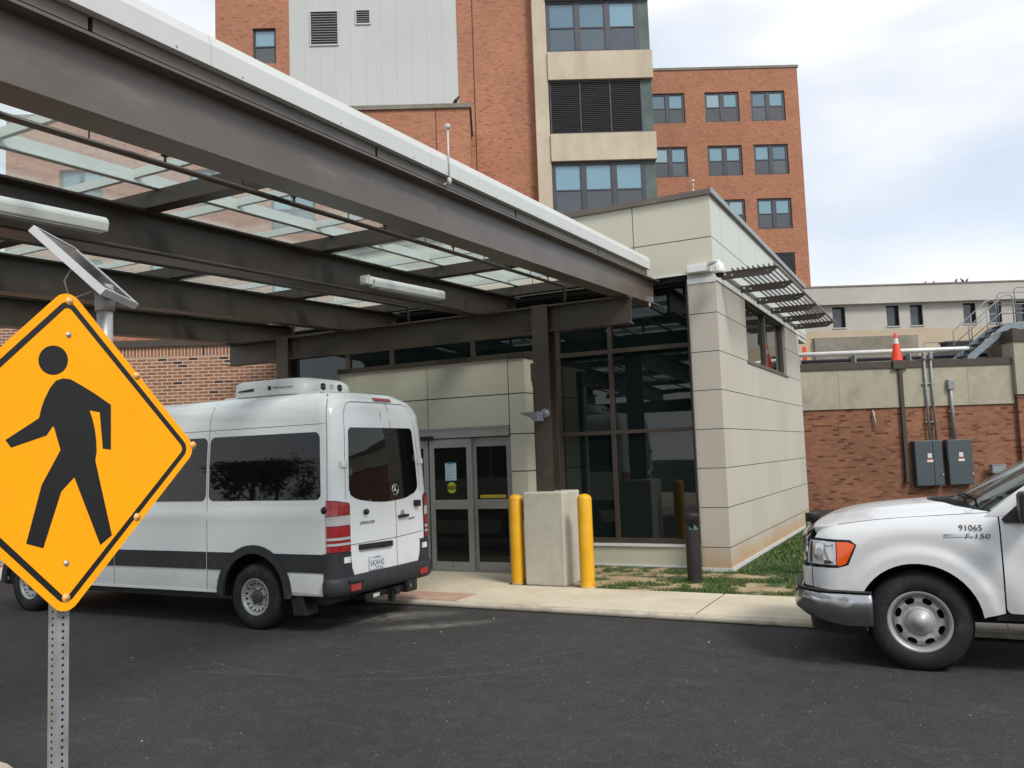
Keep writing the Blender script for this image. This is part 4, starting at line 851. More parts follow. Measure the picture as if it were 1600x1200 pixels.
# ================================================================== SIGN AND SOLAR PANEL
sg_ = thing('pedestrian_sign', 'yellow diamond pedestrian crossing sign with black walking figure on perforated post', 'sign', (-3.05, 2.15, 1.98))
def rdia(h, r, n=8):
    P = []
    c = h-r*math.sqrt(2)
    for k_, (cx, cy) in enumerate(((c, 0), (0, c), (-c, 0), (0, -c))):
        for i in range(n+1):
            a = R(-45+90*k_+90*i/n); P.append((cx+r*math.cos(a), cy+r*math.sin(a)))
    return P
MB().prism(rdia(.640, .065), -.003, 0, 0).obj('plate', 'signyellow', sg_)
def fpoly(P, nm, mat='signblack', x=.0008):
    m = MB(); sheet(m, P, [], lambda a, b: (x, a, b), .2, False); return m.obj(nm, mat, sg_)
bo, bi = rdia(.598, .045), rdia(.566, .025)
m = MB(); n_ = len(bo); m.add([(.0008, *p) for p in bo]+[(.0008, *p) for p in bi], [(i, (i+1) % n_, (i+1) % n_+n_, i+n_) for i in range(n_)]); m.obj('border', 'signblack', sg_)
m = MB()
FIG = [(-0.0589, 0.0906), (-0.0844, 0.0557), (-0.2212, 0.011), (-0.2423, 0.039), (-0.1151, 0.1212), (-0.106, 0.1595), (-0.0923, 0.1977), (-0.0701, 0.2404), (-0.0474, 0.2676), (-0.0175, 0.2781), (0.013, 0.2763), (0.0685, 0.251), (0.1256, 0.2218), (0.1941, 0.1823), (0.1947, -0.0006), (0.1571, 0.0036), (0.1426, 0.1501), (0.0973, 0.1565), (0.1103, 0.1216), (0.1205, 0.0833), (0.1272, 0.0385), (0.1296, -0.0063), (0.1234, -0.0445), (0.1233, -0.0427), (0.2005, -0.3467), (0.1478, -0.3805), (0.0324, -0.1065), (-0.0217, -0.1583), (-0.0929, -0.3657), (-0.16, -0.3417), (-0.102, -0.1297), (-0.0266, 0.0007), (-0.0553, 0.0906)]
HEAD = [(0.002, 0.3504), (0.0006, 0.3374), (-0.004, 0.3248), (-0.0114, 0.3133), (-0.0212, 0.3035), (-0.0328, 0.2959), (-0.0458, 0.2908), (-0.0594, 0.2884), (-0.0729, 0.289), (-0.0857, 0.2923), (-0.0971, 0.2982), (-0.1066, 0.3064), (-0.1137, 0.3165), (-0.1182, 0.328), (-0.1198, 0.3403), (-0.1185, 0.3529), (-0.1143, 0.3652), (-0.1073, 0.3765), (-0.098, 0.3863), (-0.0867, 0.3941), (-0.074, 0.3995), (-0.0604, 0.4023), (-0.0468, 0.4022), (-0.0337, 0.3992), (-0.0219, 0.3935), (-0.012, 0.3852), (-0.0044, 0.375), (0.0004, 0.3631)]
fpoly(FIG, 'walking_figure'); fpoly(HEAD, 'figure_head')
BL = [(0.0034, 0.4509, 0), (0.001, -0.4329, 0), (0.0065, 0.5847, 1), (0.3182, 0.3103, 1), (0.6179, 0.0148, 1), (0.3201, -0.2836, 1), (0.0007, -0.5631, 1)]
for (a, b, c_) in BL: MB().lathe([(0, .006), (.006, .0055), (.007, .003), (.016 if c_ else .011, .002), (.017 if c_ else .012, .0)], (.001, a, b), 'x', 16).obj('bolt', 'washer' if c_ else 'alu', sg_)
# perforated square post with real holes
pm_ = MB(); w = .0255; H0, H1 = -1.95, .55
for (ax_, sgn) in (('x', 1), ('y', -1)):
    holes = [circle(0, H0+.03+.0254*i*1.0*1.0, .0056, 8) for i in range(int((H1-H0)/.0254)) if H0+.03+.0254*i < -.45]
    z_split = -.44
    def fm_(a, b): return (-.045+w, a, b) if ax_ == 'x' else (-.045+a, -w, b)
    P = [(-w, H0), (w, H0), (w, z_split), (-w, z_split)]
    # build as stacked cells, each a sheet with one hole
    z = H0
    while z < z_split-.001:
        c0_ = z+.0127*1.0; cell = [(-w, z), (w, z), (w, z+.0508/2*1.0), (-w, z+.0508/2)]; sheet(pm_, cell, [circle(0, z+.0127, .0056, 8)], fm_, .2, False); z += .0254
    pm_.add([fm_(-w, z), fm_(w, z), fm_(w, H1), fm_(-w, H1)], [(0, 1, 2, 3)])
pm_.add([(-.045-w, -w, H0), (-.045-w, w, H0), (-.045-w, w, H1), (-.045-w, -w, H1)], [(0, 1, 2, 3)]); pm_.add([(-.045-w, w, H0), (-.045+w, w, H0), (-.045+w, w, H1), (-.045-w, w, H1)], [(0, 1, 2, 3)])
po = pm_.obj('post', 'galv', sg_); po.location = (-.012, .012, 0)
MB().box(-.079, -.036, -.010, .034, -1.95, .5).obj('post_core', 'louver', sg_)
MB().box(-.20, -.07, .27, .31, .10, .16).box(-.20, -.07, .27, .31, -.12, -.06).box(-.085, -.07, .0, .31, -.12, .16).obj('pole_bracket', 'galv', sg_)

sp_ = thing('solar_panel', 'small tilted solar panel on a galvanised pole behind the yellow sign', 'solar panel', (0, 0, 0))
c4 = [Vector(v_) for v_ in ((-3.31, 2.18, 2.91), (-3.09, 2.34, 2.65), (-3.33, 2.71, 2.66), (-3.56, 2.54, 2.93))]
e1 = (c4[1]-c4[0]).normalized(); e2 = (c4[3]-c4[0]); e2 = (e2-e1*e2.dot(e1)).normalized(); nn = e1.cross(e2)
if nn.z < 0: nn = -nn
ce = sum(c4, Vector())/4; a_, b_ = .195, .22
def pp(u, v, w): return tuple(ce+e1*u+e2*v+nn*w)
def obox(m, u0, u1, v0, v1, w0, w1):
    m.add([pp(u, v, w) for w in (w0, w1) for u, v in ((u0, v0), (u1, v0), (u1, v1), (u0, v1))], [(0, 3, 2, 1), (4, 5, 6, 7), (0, 1, 5, 4), (1, 2, 6, 5), (2, 3, 7, 6), (3, 0, 4, 7)])
m = MB(); obox(m, -a_, -a_+.012, -b_, b_, -.03, .003); obox(m, a_-.012, a_, -b_, b_, -.03, .003); obox(m, -a_+.012, a_-.012, -b_, -b_+.012, -.03, .003); obox(m, -a_+.012, a_-.012, b_-.012, b_, -.03, .003)
m.obj('panel_frame', 'panelframe', sp_)
m = MB(); obox(m, -a_+.012, a_-.012, -b_+.012, b_-.012, -.008, -.001); cells = m.obj('cells', 'solar', sp_)
for i in range(1, 12):
    m = MB(); u = -a_+.012+(2*a_-.024)*i/12; obox(m, u-.0008, u+.0008, -b_+.02, b_-.02, -.0009, -.0003); m.obj('busbar', 'galv', cells)
px_, py_ = -3.235, 2.455
MB().tube([(px_, py_, 1.86), (px_, py_, 2.70)], .033, 20).obj('pole', 'alu', sp_)
MB().tube([(px_, py_, 2.585), (px_, py_, 2.675)], .041, 20).tube([(px_, py_, 2.66), tuple(ce-nn*.035)], .022, 8).obj('pole_clamp', 'galv', sp_)
MB().tube([pp(-.02, -.08, -.03), pp(.0, -.09, -.10), pp(.06, -.06, -.15), (px_, py_-.03, 2.68)], .004, 6).obj('cable', 'pvc', sp_)
MB().tube([pp(.12, .10, -.03), pp(.12, .10, -.075)], .011, 8).obj('cable_gland', 'galv', sp_)

# ================================================================== VAN (parked parallel to the kerb, rear towards the right)
van = thing('passenger_van', 'white high-roof passenger van with dark side windows and a roof air conditioner', 'van', (-6.08, 8.45, 0))
VW, VR = .975, .15; VQ = math.pi/2*VR; VT = 2*VQ+2*VW-2*VR
TS = [(.9, 0), (1.30, .0), (1.45, .006), (1.9, .026), (2.25, .052), (2.42, .068), (2.5, .088), (2.58, .125), (2.64, .175), (2.68, .24), (2.70, .31)]
TR = [(1.0, 0), (1.4, .006), (1.9, .025), (2.25, .045), (2.45, .07), (2.58, .11), (2.66, .17), (2.70, .24)]
def vmap(s, z, off=0.):
    m = s > VT/2
    if m: s = VT-s
    ts, tr = lerp(TS, z), lerp(TR, z); rc = VR+max(0, ts-.10)*.5
    sm_ = lambda t: t*t*(3-2*t)
    if s <= 0: nx, ny = 0., -1.; x = -VR+s-(tr+rc-VR)*sm_(max(0, 1+s/.9)); y = -VW+ts
    elif s <= VQ: a = s/VR; nx, ny = math.sin(a), -math.cos(a); x, y = -tr-rc+rc*nx, -VW+ts+rc+rc*ny
    else: nx, ny = 1., 0.; x = -tr; y = -VW+VR+(s-VQ)+(ts+rc-VR)*sm_(max(0, 1-(s-VQ)/(VT/2-VQ)))
    o = off+.014*max(0, 1-abs(z-1.30)/.04)*ny*ny+.008*max(0, 1-abs(z-2.44)/.03)
    x += nx*o-.02*(y/VW)**2*nx; y += ny*o
    return (x, -y if m else y, z)
VX = lambda X: X+6.08+VR
VY = lambda Y: VQ+(Y-8.45)+VW-VR
AX = lambda X: VR*math.asin(max(-1, min(1, (X+6.08+VR)/VR)))
FWX, RWX = VX(-11.40), VX(-7.27)
def archcut(cx, r, zc, z0, n=18):
    a0 = math.degrees(math.asin((z0-zc)/r)); return [(cx+r*math.cos(R(a)), zc+r*math.sin(R(a))) for a in [180-a0-(180-2*a0)*i/n for i in range(n+1)]]
XN = -5.92+VR    # nose
ZB = .42
side = [(XN+.12, ZB)]+archcut(FWX, .47, .40, ZB)+archcut(RWX, .47, .40, ZB)
body = MB()
ol = side+[(VT/2, ZB), (VT/2, 2.70), (VX(-10.15), 2.70), (VX(-10.4), 2.62), (VX(-11.05), 1.46), (VX(-11.75), 1.17), (XN+.03, .95), (XN, .65)]
sheet(body, ol, [], lambda a, b: vmap(a, b), .075)
sheet(body, [(VT-a, b) for a, b in ol][::-1], [], lambda a, b: vmap(a, b), .09)
# roof cap
top = [vmap(s, 2.70)[:2] for s in [VX(-10.15)+(0-VX(-10.15))*i/30 for i in range(31)]+[VQ*i/6 for i in range(1, 7)]+[VQ+(VT/2-VQ)*i/6 for i in range(1, 7)]]
top = top+[(x, -y) for x, y in top[::-1][1:]]
sheet(body, top, [], lambda a, b: (a, b, 2.70+.045*(1-min(1, (b/.62)**2))*max(0, min(1, (-a-.24)/.25))), .12)
body.obj('body', 'paint', van)
# nose: hood, grille, windscreen strips between the two flanks
fl = [(XN+.12, ZB), (XN, .65), (XN+.03, .95), (VX(-11.75), 1.17), (VX(-11.05), 1.46), (VX(-10.4), 2.62), (VX(-10.15), 2.70)]
nose = MB(); ws_ = None
for i, (p, q) in enumerate(zip(fl, fl[1:])):
    tgt = MB() if i == 4 else nose
    A = vmap(*p); B = vmap(*q); n = 10
    for j in range(n):
        u0_, u1_ = -1+2*j/n, -1+2*(j+1)/n
        def bl(P, u): bow = (.16 if i < 5 else .0)*(1-u*u)*(1 if P[2] < 2.5 else .3); return (P[0]-bow, -P[1]*u if False else P[1]*-u, P[2])
        tgt.smooth = True; tgt.add([bl(A, u0_), bl(A, u1_), bl(B, u1_), bl(B, u0_)], [(0, 1, 2, 3)])
    if i == 4: ws_ = tgt
nose.obj('nose', 'paint', van); ws_.obj('windscreen', 'vanglass', van)
def vpatch(nm, poly, off, mat, d=.08, th=None, par=None, smooth=True):
    m = MB(); P = dens(poly, d); n = len(P)
    sheet(m, poly, [], lambda a, b: vmap(a, b, off), d, smooth)
    m.add([vmap(a, b, -.01) for a, b in P]+[vmap(a, b, off) for a, b in P], [(i, (i+1) % n, (i+1) % n+n, i+n) for i in range(n)])
    return m.obj(nm, mat, par or van, merge=False)
def both(nm, poly, off, mat, d=.08, par=None):
    a = vpatch(nm, poly, off, mat, d, par=par); vpatch(nm, [(VT-p, z) for p, z in poly][::-1], off, mat, d, par=par); return a
# side glass: one dark band in three lights
for a, b in ((-7.985, -6.265), (-9.62, -8.035), (-10.35, -9.67)):
    P = rrect(VX(a), VX(b), 1.475, 2.235, .075)
    both('side_window', P, .004, 'vanglass', .09)
both('cab_window', [(VX(-10.95), 1.49), (VX(-10.40), 1.47), (VX(-10.40), 2.2), (VX(-10.58), 2.2)], .004, 'vanglass', .1)
# dark seams
def seam(pts, w=.006, nm='seam', bothsides=True):
    m = MB()
    for mir in ((0, 1) if bothsides else (0,)):
        f = (lambda a: VT-a) if mir else (lambda a: a)
        D = []
        for (a, b), (c_, d) in zip(pts, pts[1:]):
            n = max(1, int(math.hypot(c_-a, d-b)/.06)); D += [(a+(c_-a)*i/n, b+(d-b)*i/n) for i in range(n)]
        D.append(pts[-1])
        for p, q in zip(D, D[1:]):
            l = math.hypot(q[0]-p[0], q[1]-p[1]) or 1; nx, nz = -(q[1]-p[1])/l*w/2, (q[0]-p[0])/l*w/2
            m.add([vmap(f(p[0]+nx), p[1]+nz, .0018), vmap(f(q[0]+nx), q[1]+nz, .0018), vmap(f(q[0]-nx), q[1]-nz, .0018), vmap(f(p[0]-nx), p[1]-nz, .0018)], [(0, 1, 2, 3)])
    return m.obj(nm, 'gap', van, fix=False)
seam([(VX(-8.01), ZB), (VX(-8.01), 2.66)]); seam([(VX(-9.645), ZB), (VX(-9.645), 2.66)]); seam([(VX(-10.38), .5), (VX(-10.38), 2.3)])
seam([(AX(-6.175), 1.47), (AX(-6.165), 2.45), (AX(-6.14), 2.68)])
seam([(VQ+.065, 1.47), (VQ+.065, 2.46), (VQ+.10, 2.56), (VQ+.19, 2.585), (VT/2, 2.59)])
seam([(VX(-9.62), 2.31), (AX(-6.18), 2.325)], .005)
MIDS = VY(8.64)
seam([(MIDS, .60), (MIDS, 2.585)], .008, bothsides=False)
seam([(VY(7.76), .955), (VY(8.64), .955), (VY(9.15), .975), (VT-VQ-.05, .985)], .007, bothsides=False)
# cladding band and flares
cl = lambda a, b: rrect(a, b, .672, .875, .012, 2)
def flare(cx):
    o = [(cx+.567*math.cos(R(a)), .40+.567*math.sin(R(a))) for a in [182-184*i/22 for i in range(23)]]
    i_ = [(cx+.47*math.cos(R(a)), .40+.47*math.sin(R(a))) for a in [-3+186*i/22 for i in range(23)]]
    return o+i_
for cx in (FWX, RWX): both('wheel_flare', flare(cx), .022, 'plasticgrey', .06)
both('cladding', [(RWX+.48, .672), (.01, .672), (.01, .875), (RWX+.31, .875)], .012, 'plasticgrey'); both('cladding', [(FWX+.50, .655), (VX(-9.66), .672), (VX(-9.66), .875), (FWX+.31, .875)], .012, 'plasticgrey'); both('cladding', cl(VX(-9.63), VX(-8.025)), .012, 'plasticgrey'); both('cladding', [(VX(-7.995), .672), (RWX-.48, .672), (RWX-.31, .875), (VX(-7.995), .875)], .012, 'plasticgrey')
both('sill', [(FWX+.5, .405), (RWX-.5, .405), (RWX-.5, .43), (FWX+.5, .43)], .012, 'white_metal', .1)
vpatch('quarter_panel', [(RWX+.58, .455), (.01, .435), (.015, .645), (RWX+.54, .645)], .014, 'paint')
# rear bumper
def vband(nm, s0, s1, prof, mat, n=60):
    m = MB(); m.smooth = True; V = []
    for i in range(n+1):
        s = s0+(s1-s0)*i/n
        V += [vmap(s, z, off) for off, z in prof]
    k_ = len(prof); m.add(V, [(i*k_+j, i*k_+j+1, (i+1)*k_+j+1, (i+1)*k_+j) for i in range(n) for j in range(k_-1)]+[tuple(range(k_)), tuple(range(n*k_, (n+1)*k_))])
    return m.obj(nm, mat, van)
bmp = vband('rear_bumper', .01, VT-.01, [(-.02, .40), (.01, .40), (.045, .43), (.055, .50), (.055, .565), (.04, .60), (.02, .615), (-.01, .62)], 'plasticgrey')
both('bumper_corner', [(.0, .50), (VQ+.23, .50), (VQ+.17, .62), (VQ+.135, .70), (VQ+.12, .80), (VQ+.12, .885), (.0, .885)], .02, 'plasticgrey', .05)
m = MB(); m.add([vmap(s, z, .075) for s, z in ((0.258, .555), (0.518, .548), (0.518, .565), (0.258, .572))]+[vmap(s, z, .05) for s, z in ((0.258, .545), (0.518, .54), (0.518, .575), (0.258, .582))], [(0, 1, 2, 3), (0, 1, 5, 4), (2, 3, 7, 6)]); m.obj('bumper_lip', 'plasticgrey', bmp)
for f in (lambda a: a, lambda a: VT-a):
    m = MB(); P = [(f(.29), .455), (f(.46), .455), (f(.46), .525), (f(.29), .525)]; slab(m, P, lambda a, b, o: vmap(a, b, .054+o), .012, .05); m.obj('reflector', 'red', bmp)
# tail lamps wrap the corner
LA, LBx = AX(-6.195), VQ+.125
tlf = lambda LBx: [(LA, .888), (LBx, .888), (LBx, 1.40), (LBx-.015, 1.425), (LA+.12, 1.46), (LA+.01, 1.468)]
for mir in (0, 1):
    f = (lambda P: [(VT-a, b) for a, b in P][::-1]) if mir else (lambda P: P)
    LBx = VQ+.02 if mir else VQ+.125
    lamp = vpatch('tail_lamp', f(tlf(LBx)), .012, 'black', .03)
    for (z0, z1, mat) in ((.897, .957, 'red'), (.965, .992, 'lensclear'), (.997, 1.020, 'red'), (1.025, 1.054, 'lensclear'), (1.060, 1.178, 'red'), (1.184, 1.290, 'lensclear')):
        vpatch('lamp_lens', f([(LA+.008, z0), (LBx-.008, z0), (LBx-.008, z1), (LA+.008, z1)]), .02, mat, .03, par=lamp)
    vpatch('lamp_lens', f([(LA+.008, 1.297), (LBx-.008, 1.297), (LBx-.008, 1.39), (LBx-.022, 1.415), (LA+.12, 1.452), (LA+.012, 1.458)]), .02, 'red', .03, par=lamp)
# rear glass, one dark field
LB = [(7.755, 1.58), (7.78, 1.51), (7.86, 1.47), (7.95, 1.445), (8.20, 1.41), (8.42, 1.395), (8.64, 1.40)]
gl_ = [(VY(a), b) for a, b in LB]+[(MIDS, 2.28), (VY(7.80), 2.28), (VY(7.76), 2.245)]
vpatch('rear_window', gl_, .005, 'vanglass', .07)
RB = [(8.642, 1.40), (8.86, 1.415), (9.06, 1.465), (9.14, 1.52), (9.155, 1.58)]
vpatch('rear_window', [(VY(a), b) for a, b in RB]+[(VY(9.135), 2.245), (VY(9.10), 2.28), (VY(8.642), 2.28)], .005, 'vanglass', .07)
pl_ = vpatch('badge_panel', [(VY(a), b) for a, b in [(8.50, 1.41), (8.76, 1.41), (8.76, 1.60), (8.72, 1.65), (8.54, 1.65), (8.50, 1.61)]], .010, 'blackgloss', .05)
ec = Vector(vmap(VY(8.63), 1.53, .014))
ring_ = [(ec.x, ec.y+.062*math.cos(R(a)), ec.z+.062*math.sin(R(a))) for a in range(0, 361, 15)]
m = MB().tube(ring_, .007, 8, False)
for a in (90, 210, 330): m.add([(ec.x+.006, ec.y, ec.z), (ec.x, ec.y+.012*math.cos(R(a+90)), ec.z+.012*math.sin(R(a+90))), (ec.x, ec.y+.060*math.cos(R(a)), ec.z+.060*math.sin(R(a))), (ec.x, ec.y+.012*math.cos(R(a-90)), ec.z+.012*math.sin(R(a-90)))], [(0, 1, 2), (0, 2, 3)])
m.obj('emblem', 'emblem', pl_)
# small rear hardware
vpatch('plate_bar', [(VY(7.90), .885), (VY(8.52), .865), (VY(8.52), .93), (VY(7.90), .945)], .03, 'black', .1)
x_ = vmap(VY(8.22), .70)[0]+.012
pt = MB().box(x_, x_+.004, -.38, -.075, .635, .79).obj('number_plate', 'plate', van, bevel=.0015)
X_ = x_+.0045
for nm, s_, sz, y, z, cm in (('plate_text', 'VA24142', .098, -.368, .672, 'plateblue'), ('plate_text', 'U.S. GOVERNMENT', .022, -.325, .763, 'plateblue'), ('plate_text', 'INTERIOR', .02, -.26, .645, 'plateblue')):
    text(nm, s_ if s_ != 'INTERIOR' else 'FOR OFFICIAL USE', sz, cm, pt, (X_, y, z), (0, 1, 0), (0, 0, 1), .0005, sx=.72 if sz > .09 else .8)
nb = MB(); nb.lathe([(0, .045), (.03, .042), (.034, .02), (.026, 0)], vmap(VY(8.03), 1.305), 'x', 20); nb.obj('door_stop', 'black', van)
c_ = vmap(.02, 1.36); MB().lathe([(0, -.022), (.038, -.02), (.042, 0)], (c_[0], c_[1], c_[2]), 'y', 20).obj('round_latch', 'black', van)
hx = vmap(VY(8.78), 1.2)
MB().lathe([(0, .006), (.045, .004), (.048, 0)], (hx[0]-.004, hx[1], hx[2]+.03), 'x', 24).obj('handle_cup', 'aluflat', van)
MB().box(hx[0]+.02, hx[0]+.045, hx[1]-.11, hx[1]+.09, hx[2]-.018, hx[2]+.02).box(hx[0], hx[0]+.02, hx[1]+.05, hx[1]+.08, hx[2]-.015, hx[2]+.015).box(hx[0], hx[0]+.02, hx[1]-.1, hx[1]-.07, hx[2]-.015, hx[2]+.015).obj('door_handle', 'black', van, bevel=.010)
hx = vmap(VY(9.10), 1.335); MB().box(hx[0]-.01, hx[0]+.06, hx[1]-.06, hx[1]+.03, hx[2]-.04, hx[2]+.04).obj('door_stop', 'black', van, bevel=.012)
for (s, z, w) in ((VQ+.058, 1.865, .075), (VQ+.065, .80, .07)):
    for mir in (0, 1):
        f = (lambda a: VT-a) if mir else (lambda a: a)
        m = MB(); P = [(f(s-w), z-.032), (f(s+.035), z-.032), (f(s+.035), z+.032), (f(s-w), z+.032)]; slab(m, P, lambda a, b, o: vmap(a, b, o), .028, .03); h_ = m.obj('hinge', 'paint', van)
        for dz in (-.012, .014): MB().lathe([(0, .004), (.005, .003), (.005, 0)], vmap(f(s+.005), z+dz, .029), 'x', 8).obj('hinge_bolt', 'black', h_)
vpatch('brake_light', [(VY(8.42), 2.615), (VY(8.86), 2.615), (VY(8.86), 2.648), (VY(8.42), 2.648)], .02, 'red', .05)
bx = vmap(VY(7.92), 1.165, .004); text('badge_text', 'SPRINTER', .05, 'textdark', van, (bx[0]+.006, bx[1], bx[2]), (.03, 1, 0), (0, 0, 1), .0006, shear=.25, sx=1.25)
bx = vmap(VY(8.90), 1.145, .006); text('badge_text', 'BLUETEC', .038, 'textdark', van, (bx[0]+.002, bx[1], bx[2]), (-.06, 1, 0), (0, 0, 1), .0006, shear=.25)
# hitch
h = MB().box(-.16, -.02, -.42, .52, .30, .37).obj('tow_hitch', 'black', van, bevel=.01)
MB().box(-.08, .10, .02, .10, .30, .37).obj('receiver', 'black', h, bevel=.006); MB().box(-.02, .06, -.0, .06, .22, .34).obj('coupler', 'black', h, bevel=.01)
MB().box(-.10, .04, .34, .56, .27, .42).obj('hitch_end_plate', 'black', h, bevel=.02); MB().box(-.03, -.015, -.28, -.16, .31, .35).obj('hitch_label', 'pvc', h); MB().box(-.03, .045, .40, .405, .33, .37).obj('hitch_label', 'pvc', h)
MB().box(-5.6, -.25, -.80, .80, .30, .42).obj('underbody', 'black', van)
for y in (-.95, .72): MB().prism([(RWX-VR+.50, .62), (RWX-VR+.66, .60), (RWX-VR+.74, .19), (RWX-VR+.56, .19)], y, y+.23, 1).obj('mud_flap', 'black', van, bevel=.01)
for cx in (FWX-VR, RWX-VR):
    for s_ in (-1, 1):
        m = MB(); n = 16; V = []
        for yy in (s_*.93, s_*.60): V += [(cx+.5*math.cos(R(a)), yy, .40+.5*math.sin(R(a))) for a in [-5+190*i/n for i in range(n+1)]]
        m.add(V, [(i, i+1, i+n+2, i+n+1) for i in range(n)]+[tuple(range(n+1, 2*n+2))]); m.obj('wheel_well', 'black', van)
# wheels
def wheel(parent, x, y, z, rt_, w, rr, style, flip=1):
    wg = MB(); hw_ = w/2; pr = [(rr, hw_-.02), (rr+.012, hw_-.002), (rt_*.80, hw_), (rt_-.035, hw_-.008), (rt_-.008, hw_-.03), (rt_, hw_-.055), (rt_, -hw_+.055), (rt_-.01, -hw_+.03), (rt_-.035, -hw_+.008), (rr, -hw_+.02)]
    sg = -flip
    wg.lathe([(a, b*sg) for a, b in pr], (x, y, z), 'y', 56)
    # tread grooves as raised ribs
    for k_ in (-.32, -.11, .11, .32): wg.lathe([(rt_+.001, (k_-.07)*w*sg), (rt_+.005, (k_-.06)*w*sg), (rt_+.005, (k_+.06)*w*sg), (rt_+.001, (k_+.07)*w*sg)], (x, y, z), 'y', 56)
    t = wg.obj('tyre', 'rubber', parent)
    rm = MB(); yo = y+sg*(hw_-.012)
    def ry(r):   # dish profile: outward offset at radius r
        if style == 'van': return lerp([(0, -.035), (.06, -.03), (.075, -.045), (.12, -.055), (.135, -.04), (.175, -.015), (.195, -.03), (rr-.02, -.06)], r)
        return lerp([(0, -.01), (.085, -.01), (.10, -.035), (.125, -.05), (.155, -.030), (.19, -.040), (rr-.04, -.085)], r)
    holes = []
    if style == 'van': holes = [[(.158*math.cos(a)+.017*math.cos(b)*math.cos(a)-.012*math.sin(b)*math.sin(a), .158*math.sin(a)+.017*math.cos(b)*math.sin(a)+.012*math.sin(b)*math.cos(a)) for b in [2*math.pi*j/10 for j in range(10)]] for a in [2*math.pi*(i+.5)/16 for i in range(16)]]
    else:
        for i in range(8):
            a = 2*math.pi*(i+.5)/8; H = []
            for (rad, th) in ((.152, -.15), (.149, 0), (.152, .15), (.170, .23), (.187, .21), (.193, .10), (.194, 0), (.193, -.10), (.187, -.21), (.170, -.23)): H.append((rad*math.cos(a+th), rad*math.sin(a+th)))
            holes.append(H)
    ro = rr-.035
    sheet(rm, circle(0, 0, ro, 56), holes, lambda a, b: (x+a, yo+sg*ry(math.hypot(a, b)), z+b), .02)
    rm.lathe([(ro, sg*ry(ro)), (rr-.03, sg*-.05), (rr-.022, sg*-.012), (rr-.006, sg*.006), (rr+.010, sg*.004), (rr+.012, -.012*sg)], (x, yo, z), 'y', 56)
    r_ = rm.obj('rim', 'steelrim', parent)
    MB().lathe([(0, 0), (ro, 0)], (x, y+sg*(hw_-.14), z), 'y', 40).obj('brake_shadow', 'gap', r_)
    if style == 'van':
        MB().lathe([(0, sg*.004), (.05, sg*.003), (.072, -.006*sg), (.078, -.03*sg)], (x, yo+sg*-.012, z), 'y', 32).obj('hub_cap', 'rimdark', r_)
        for i in range(6):
            a = 2*math.pi*i/6; MB().lathe([(0, sg*.012), (.009, sg*.012), (.011, -.02*sg)], (x+.098*math.cos(a), yo-.035*sg, z+.098*math.sin(a)), 'y', 8).obj('wheel_nut', 'rimdark', r_)
    else:
        MB().lathe([(0, sg*.012), (.05, sg*.012), (.052, sg*.006), (.092, sg*.004), (.102, -.008*sg), (.106, -.035*sg)], (x, yo+sg*-.002, z), 'y', 40).obj('hub_cap', 'steelrim', r_)
    return t
for xx in (FWX-VR, RWX-VR):
    for s_, fl_ in ((-.86, 1), (.86, -1)): wheel(van, xx, s_, .372, .372, .215, .205, 'van', fl_)
# front end details
both('headlamp', [(XN+.03, .86), (XN+.38, .90), (XN+.42, 1.08), (XN+.16, 1.02)], .01, 'lens', .06)
m = MB(); m.prism([(-5.98, .34), (-5.98, .66), (-5.70, .66), (-5.62, .34)], -.93, .93, 1); m.obj('front_bumper', 'plasticgrey', van, bevel=.05, seg=3)
both('door_mirror', rrect(VX(-11.0), VX(-10.86), 1.45, 1.80, .03), .16, 'black', .1)
# roof air conditioner
RX0, RX1 = -2.06, -.80
ac_ = MB()
def sup(u): return math.copysign(abs(u)**.35, u)
st = []
for (f, z) in ((1.0, 2.735), (1.0, 2.79), (.985, 2.86), (.95, 2.905), (.86, 2.935), (.6, 2.95), (.2, 2.955)):
    st.append([((RX0+RX1)/2+(RX1-RX0)/2*sup(math.cos(R(a)))*f+(-.03 if z > 2.9 else 0), .50*sup(math.sin(R(a)))*f, z) for a in range(0, 360, 9)])
n = len(st[0]); ac_.smooth = True; ac_.add([p for r_ in st for p in r_], [(i*n+j, i*n+(j+1) % n, (i+1)*n+(j+1) % n, (i+1)*n+j) for i in range(len(st)-1) for j in range(n)]+[tuple((len(st)-1)*n+j for j in range(n))])
ac = ac_.obj('air_conditioner', 'white_metal', van)
MB().box(-2.15, -.62, -.47, -.43, 2.70, 2.745).obj('mount_rail', 'white_metal', ac, bevel=.008); MB().box(-2.0, -.7, -.455, .455, 2.69, 2.74).obj('base_gap', 'black', ac)
MB().prism([(-1.88, 2.80), (-1.62, 2.80), (-1.62, 2.835), (-1.88, 2.815)], -.505, -.498, 1).obj('side_vent', 'black', ac)
text('logo_text', 'Mobile Climate Control', .036, 'textdark', ac, (-1.30, -.503, 2.812), (1, 0, 0), (0, 0, 1), .001, sx=.9)
MB().lathe([(0, -.003), (.028, -.003), (.028, 0)], (-1.36, -.5005, 2.825), 'y', 20).obj('logo_disc', 'black', ac)
for y in (-.16, .16):
    for dz, a0 in ((.004, 0), (-.004, 180)):
        P = circle(y, 2.825+dz, .045, 14, a0, a0+180, ry=.040); MB().prism(P, RX1-.006, RX1+.003, 0).obj('fan_vent', 'black', ac)
MB().tube([(RX1+.002, .028*math.cos(R(a)), 2.832+.028*math.sin(R(a))) for a in range(0, 361, 20)], .003, 6, False).obj('fan_logo', 'textdark', ac)

# ================================================================== PICKUP (nose to the left, parked a little askew at the kerb)
trk = thing('pickup_truck', 'white pickup truck with orange side marker, chrome bumper and number 91065', 'pickup truck', (-.345, 7.87, 0), R(3.0))
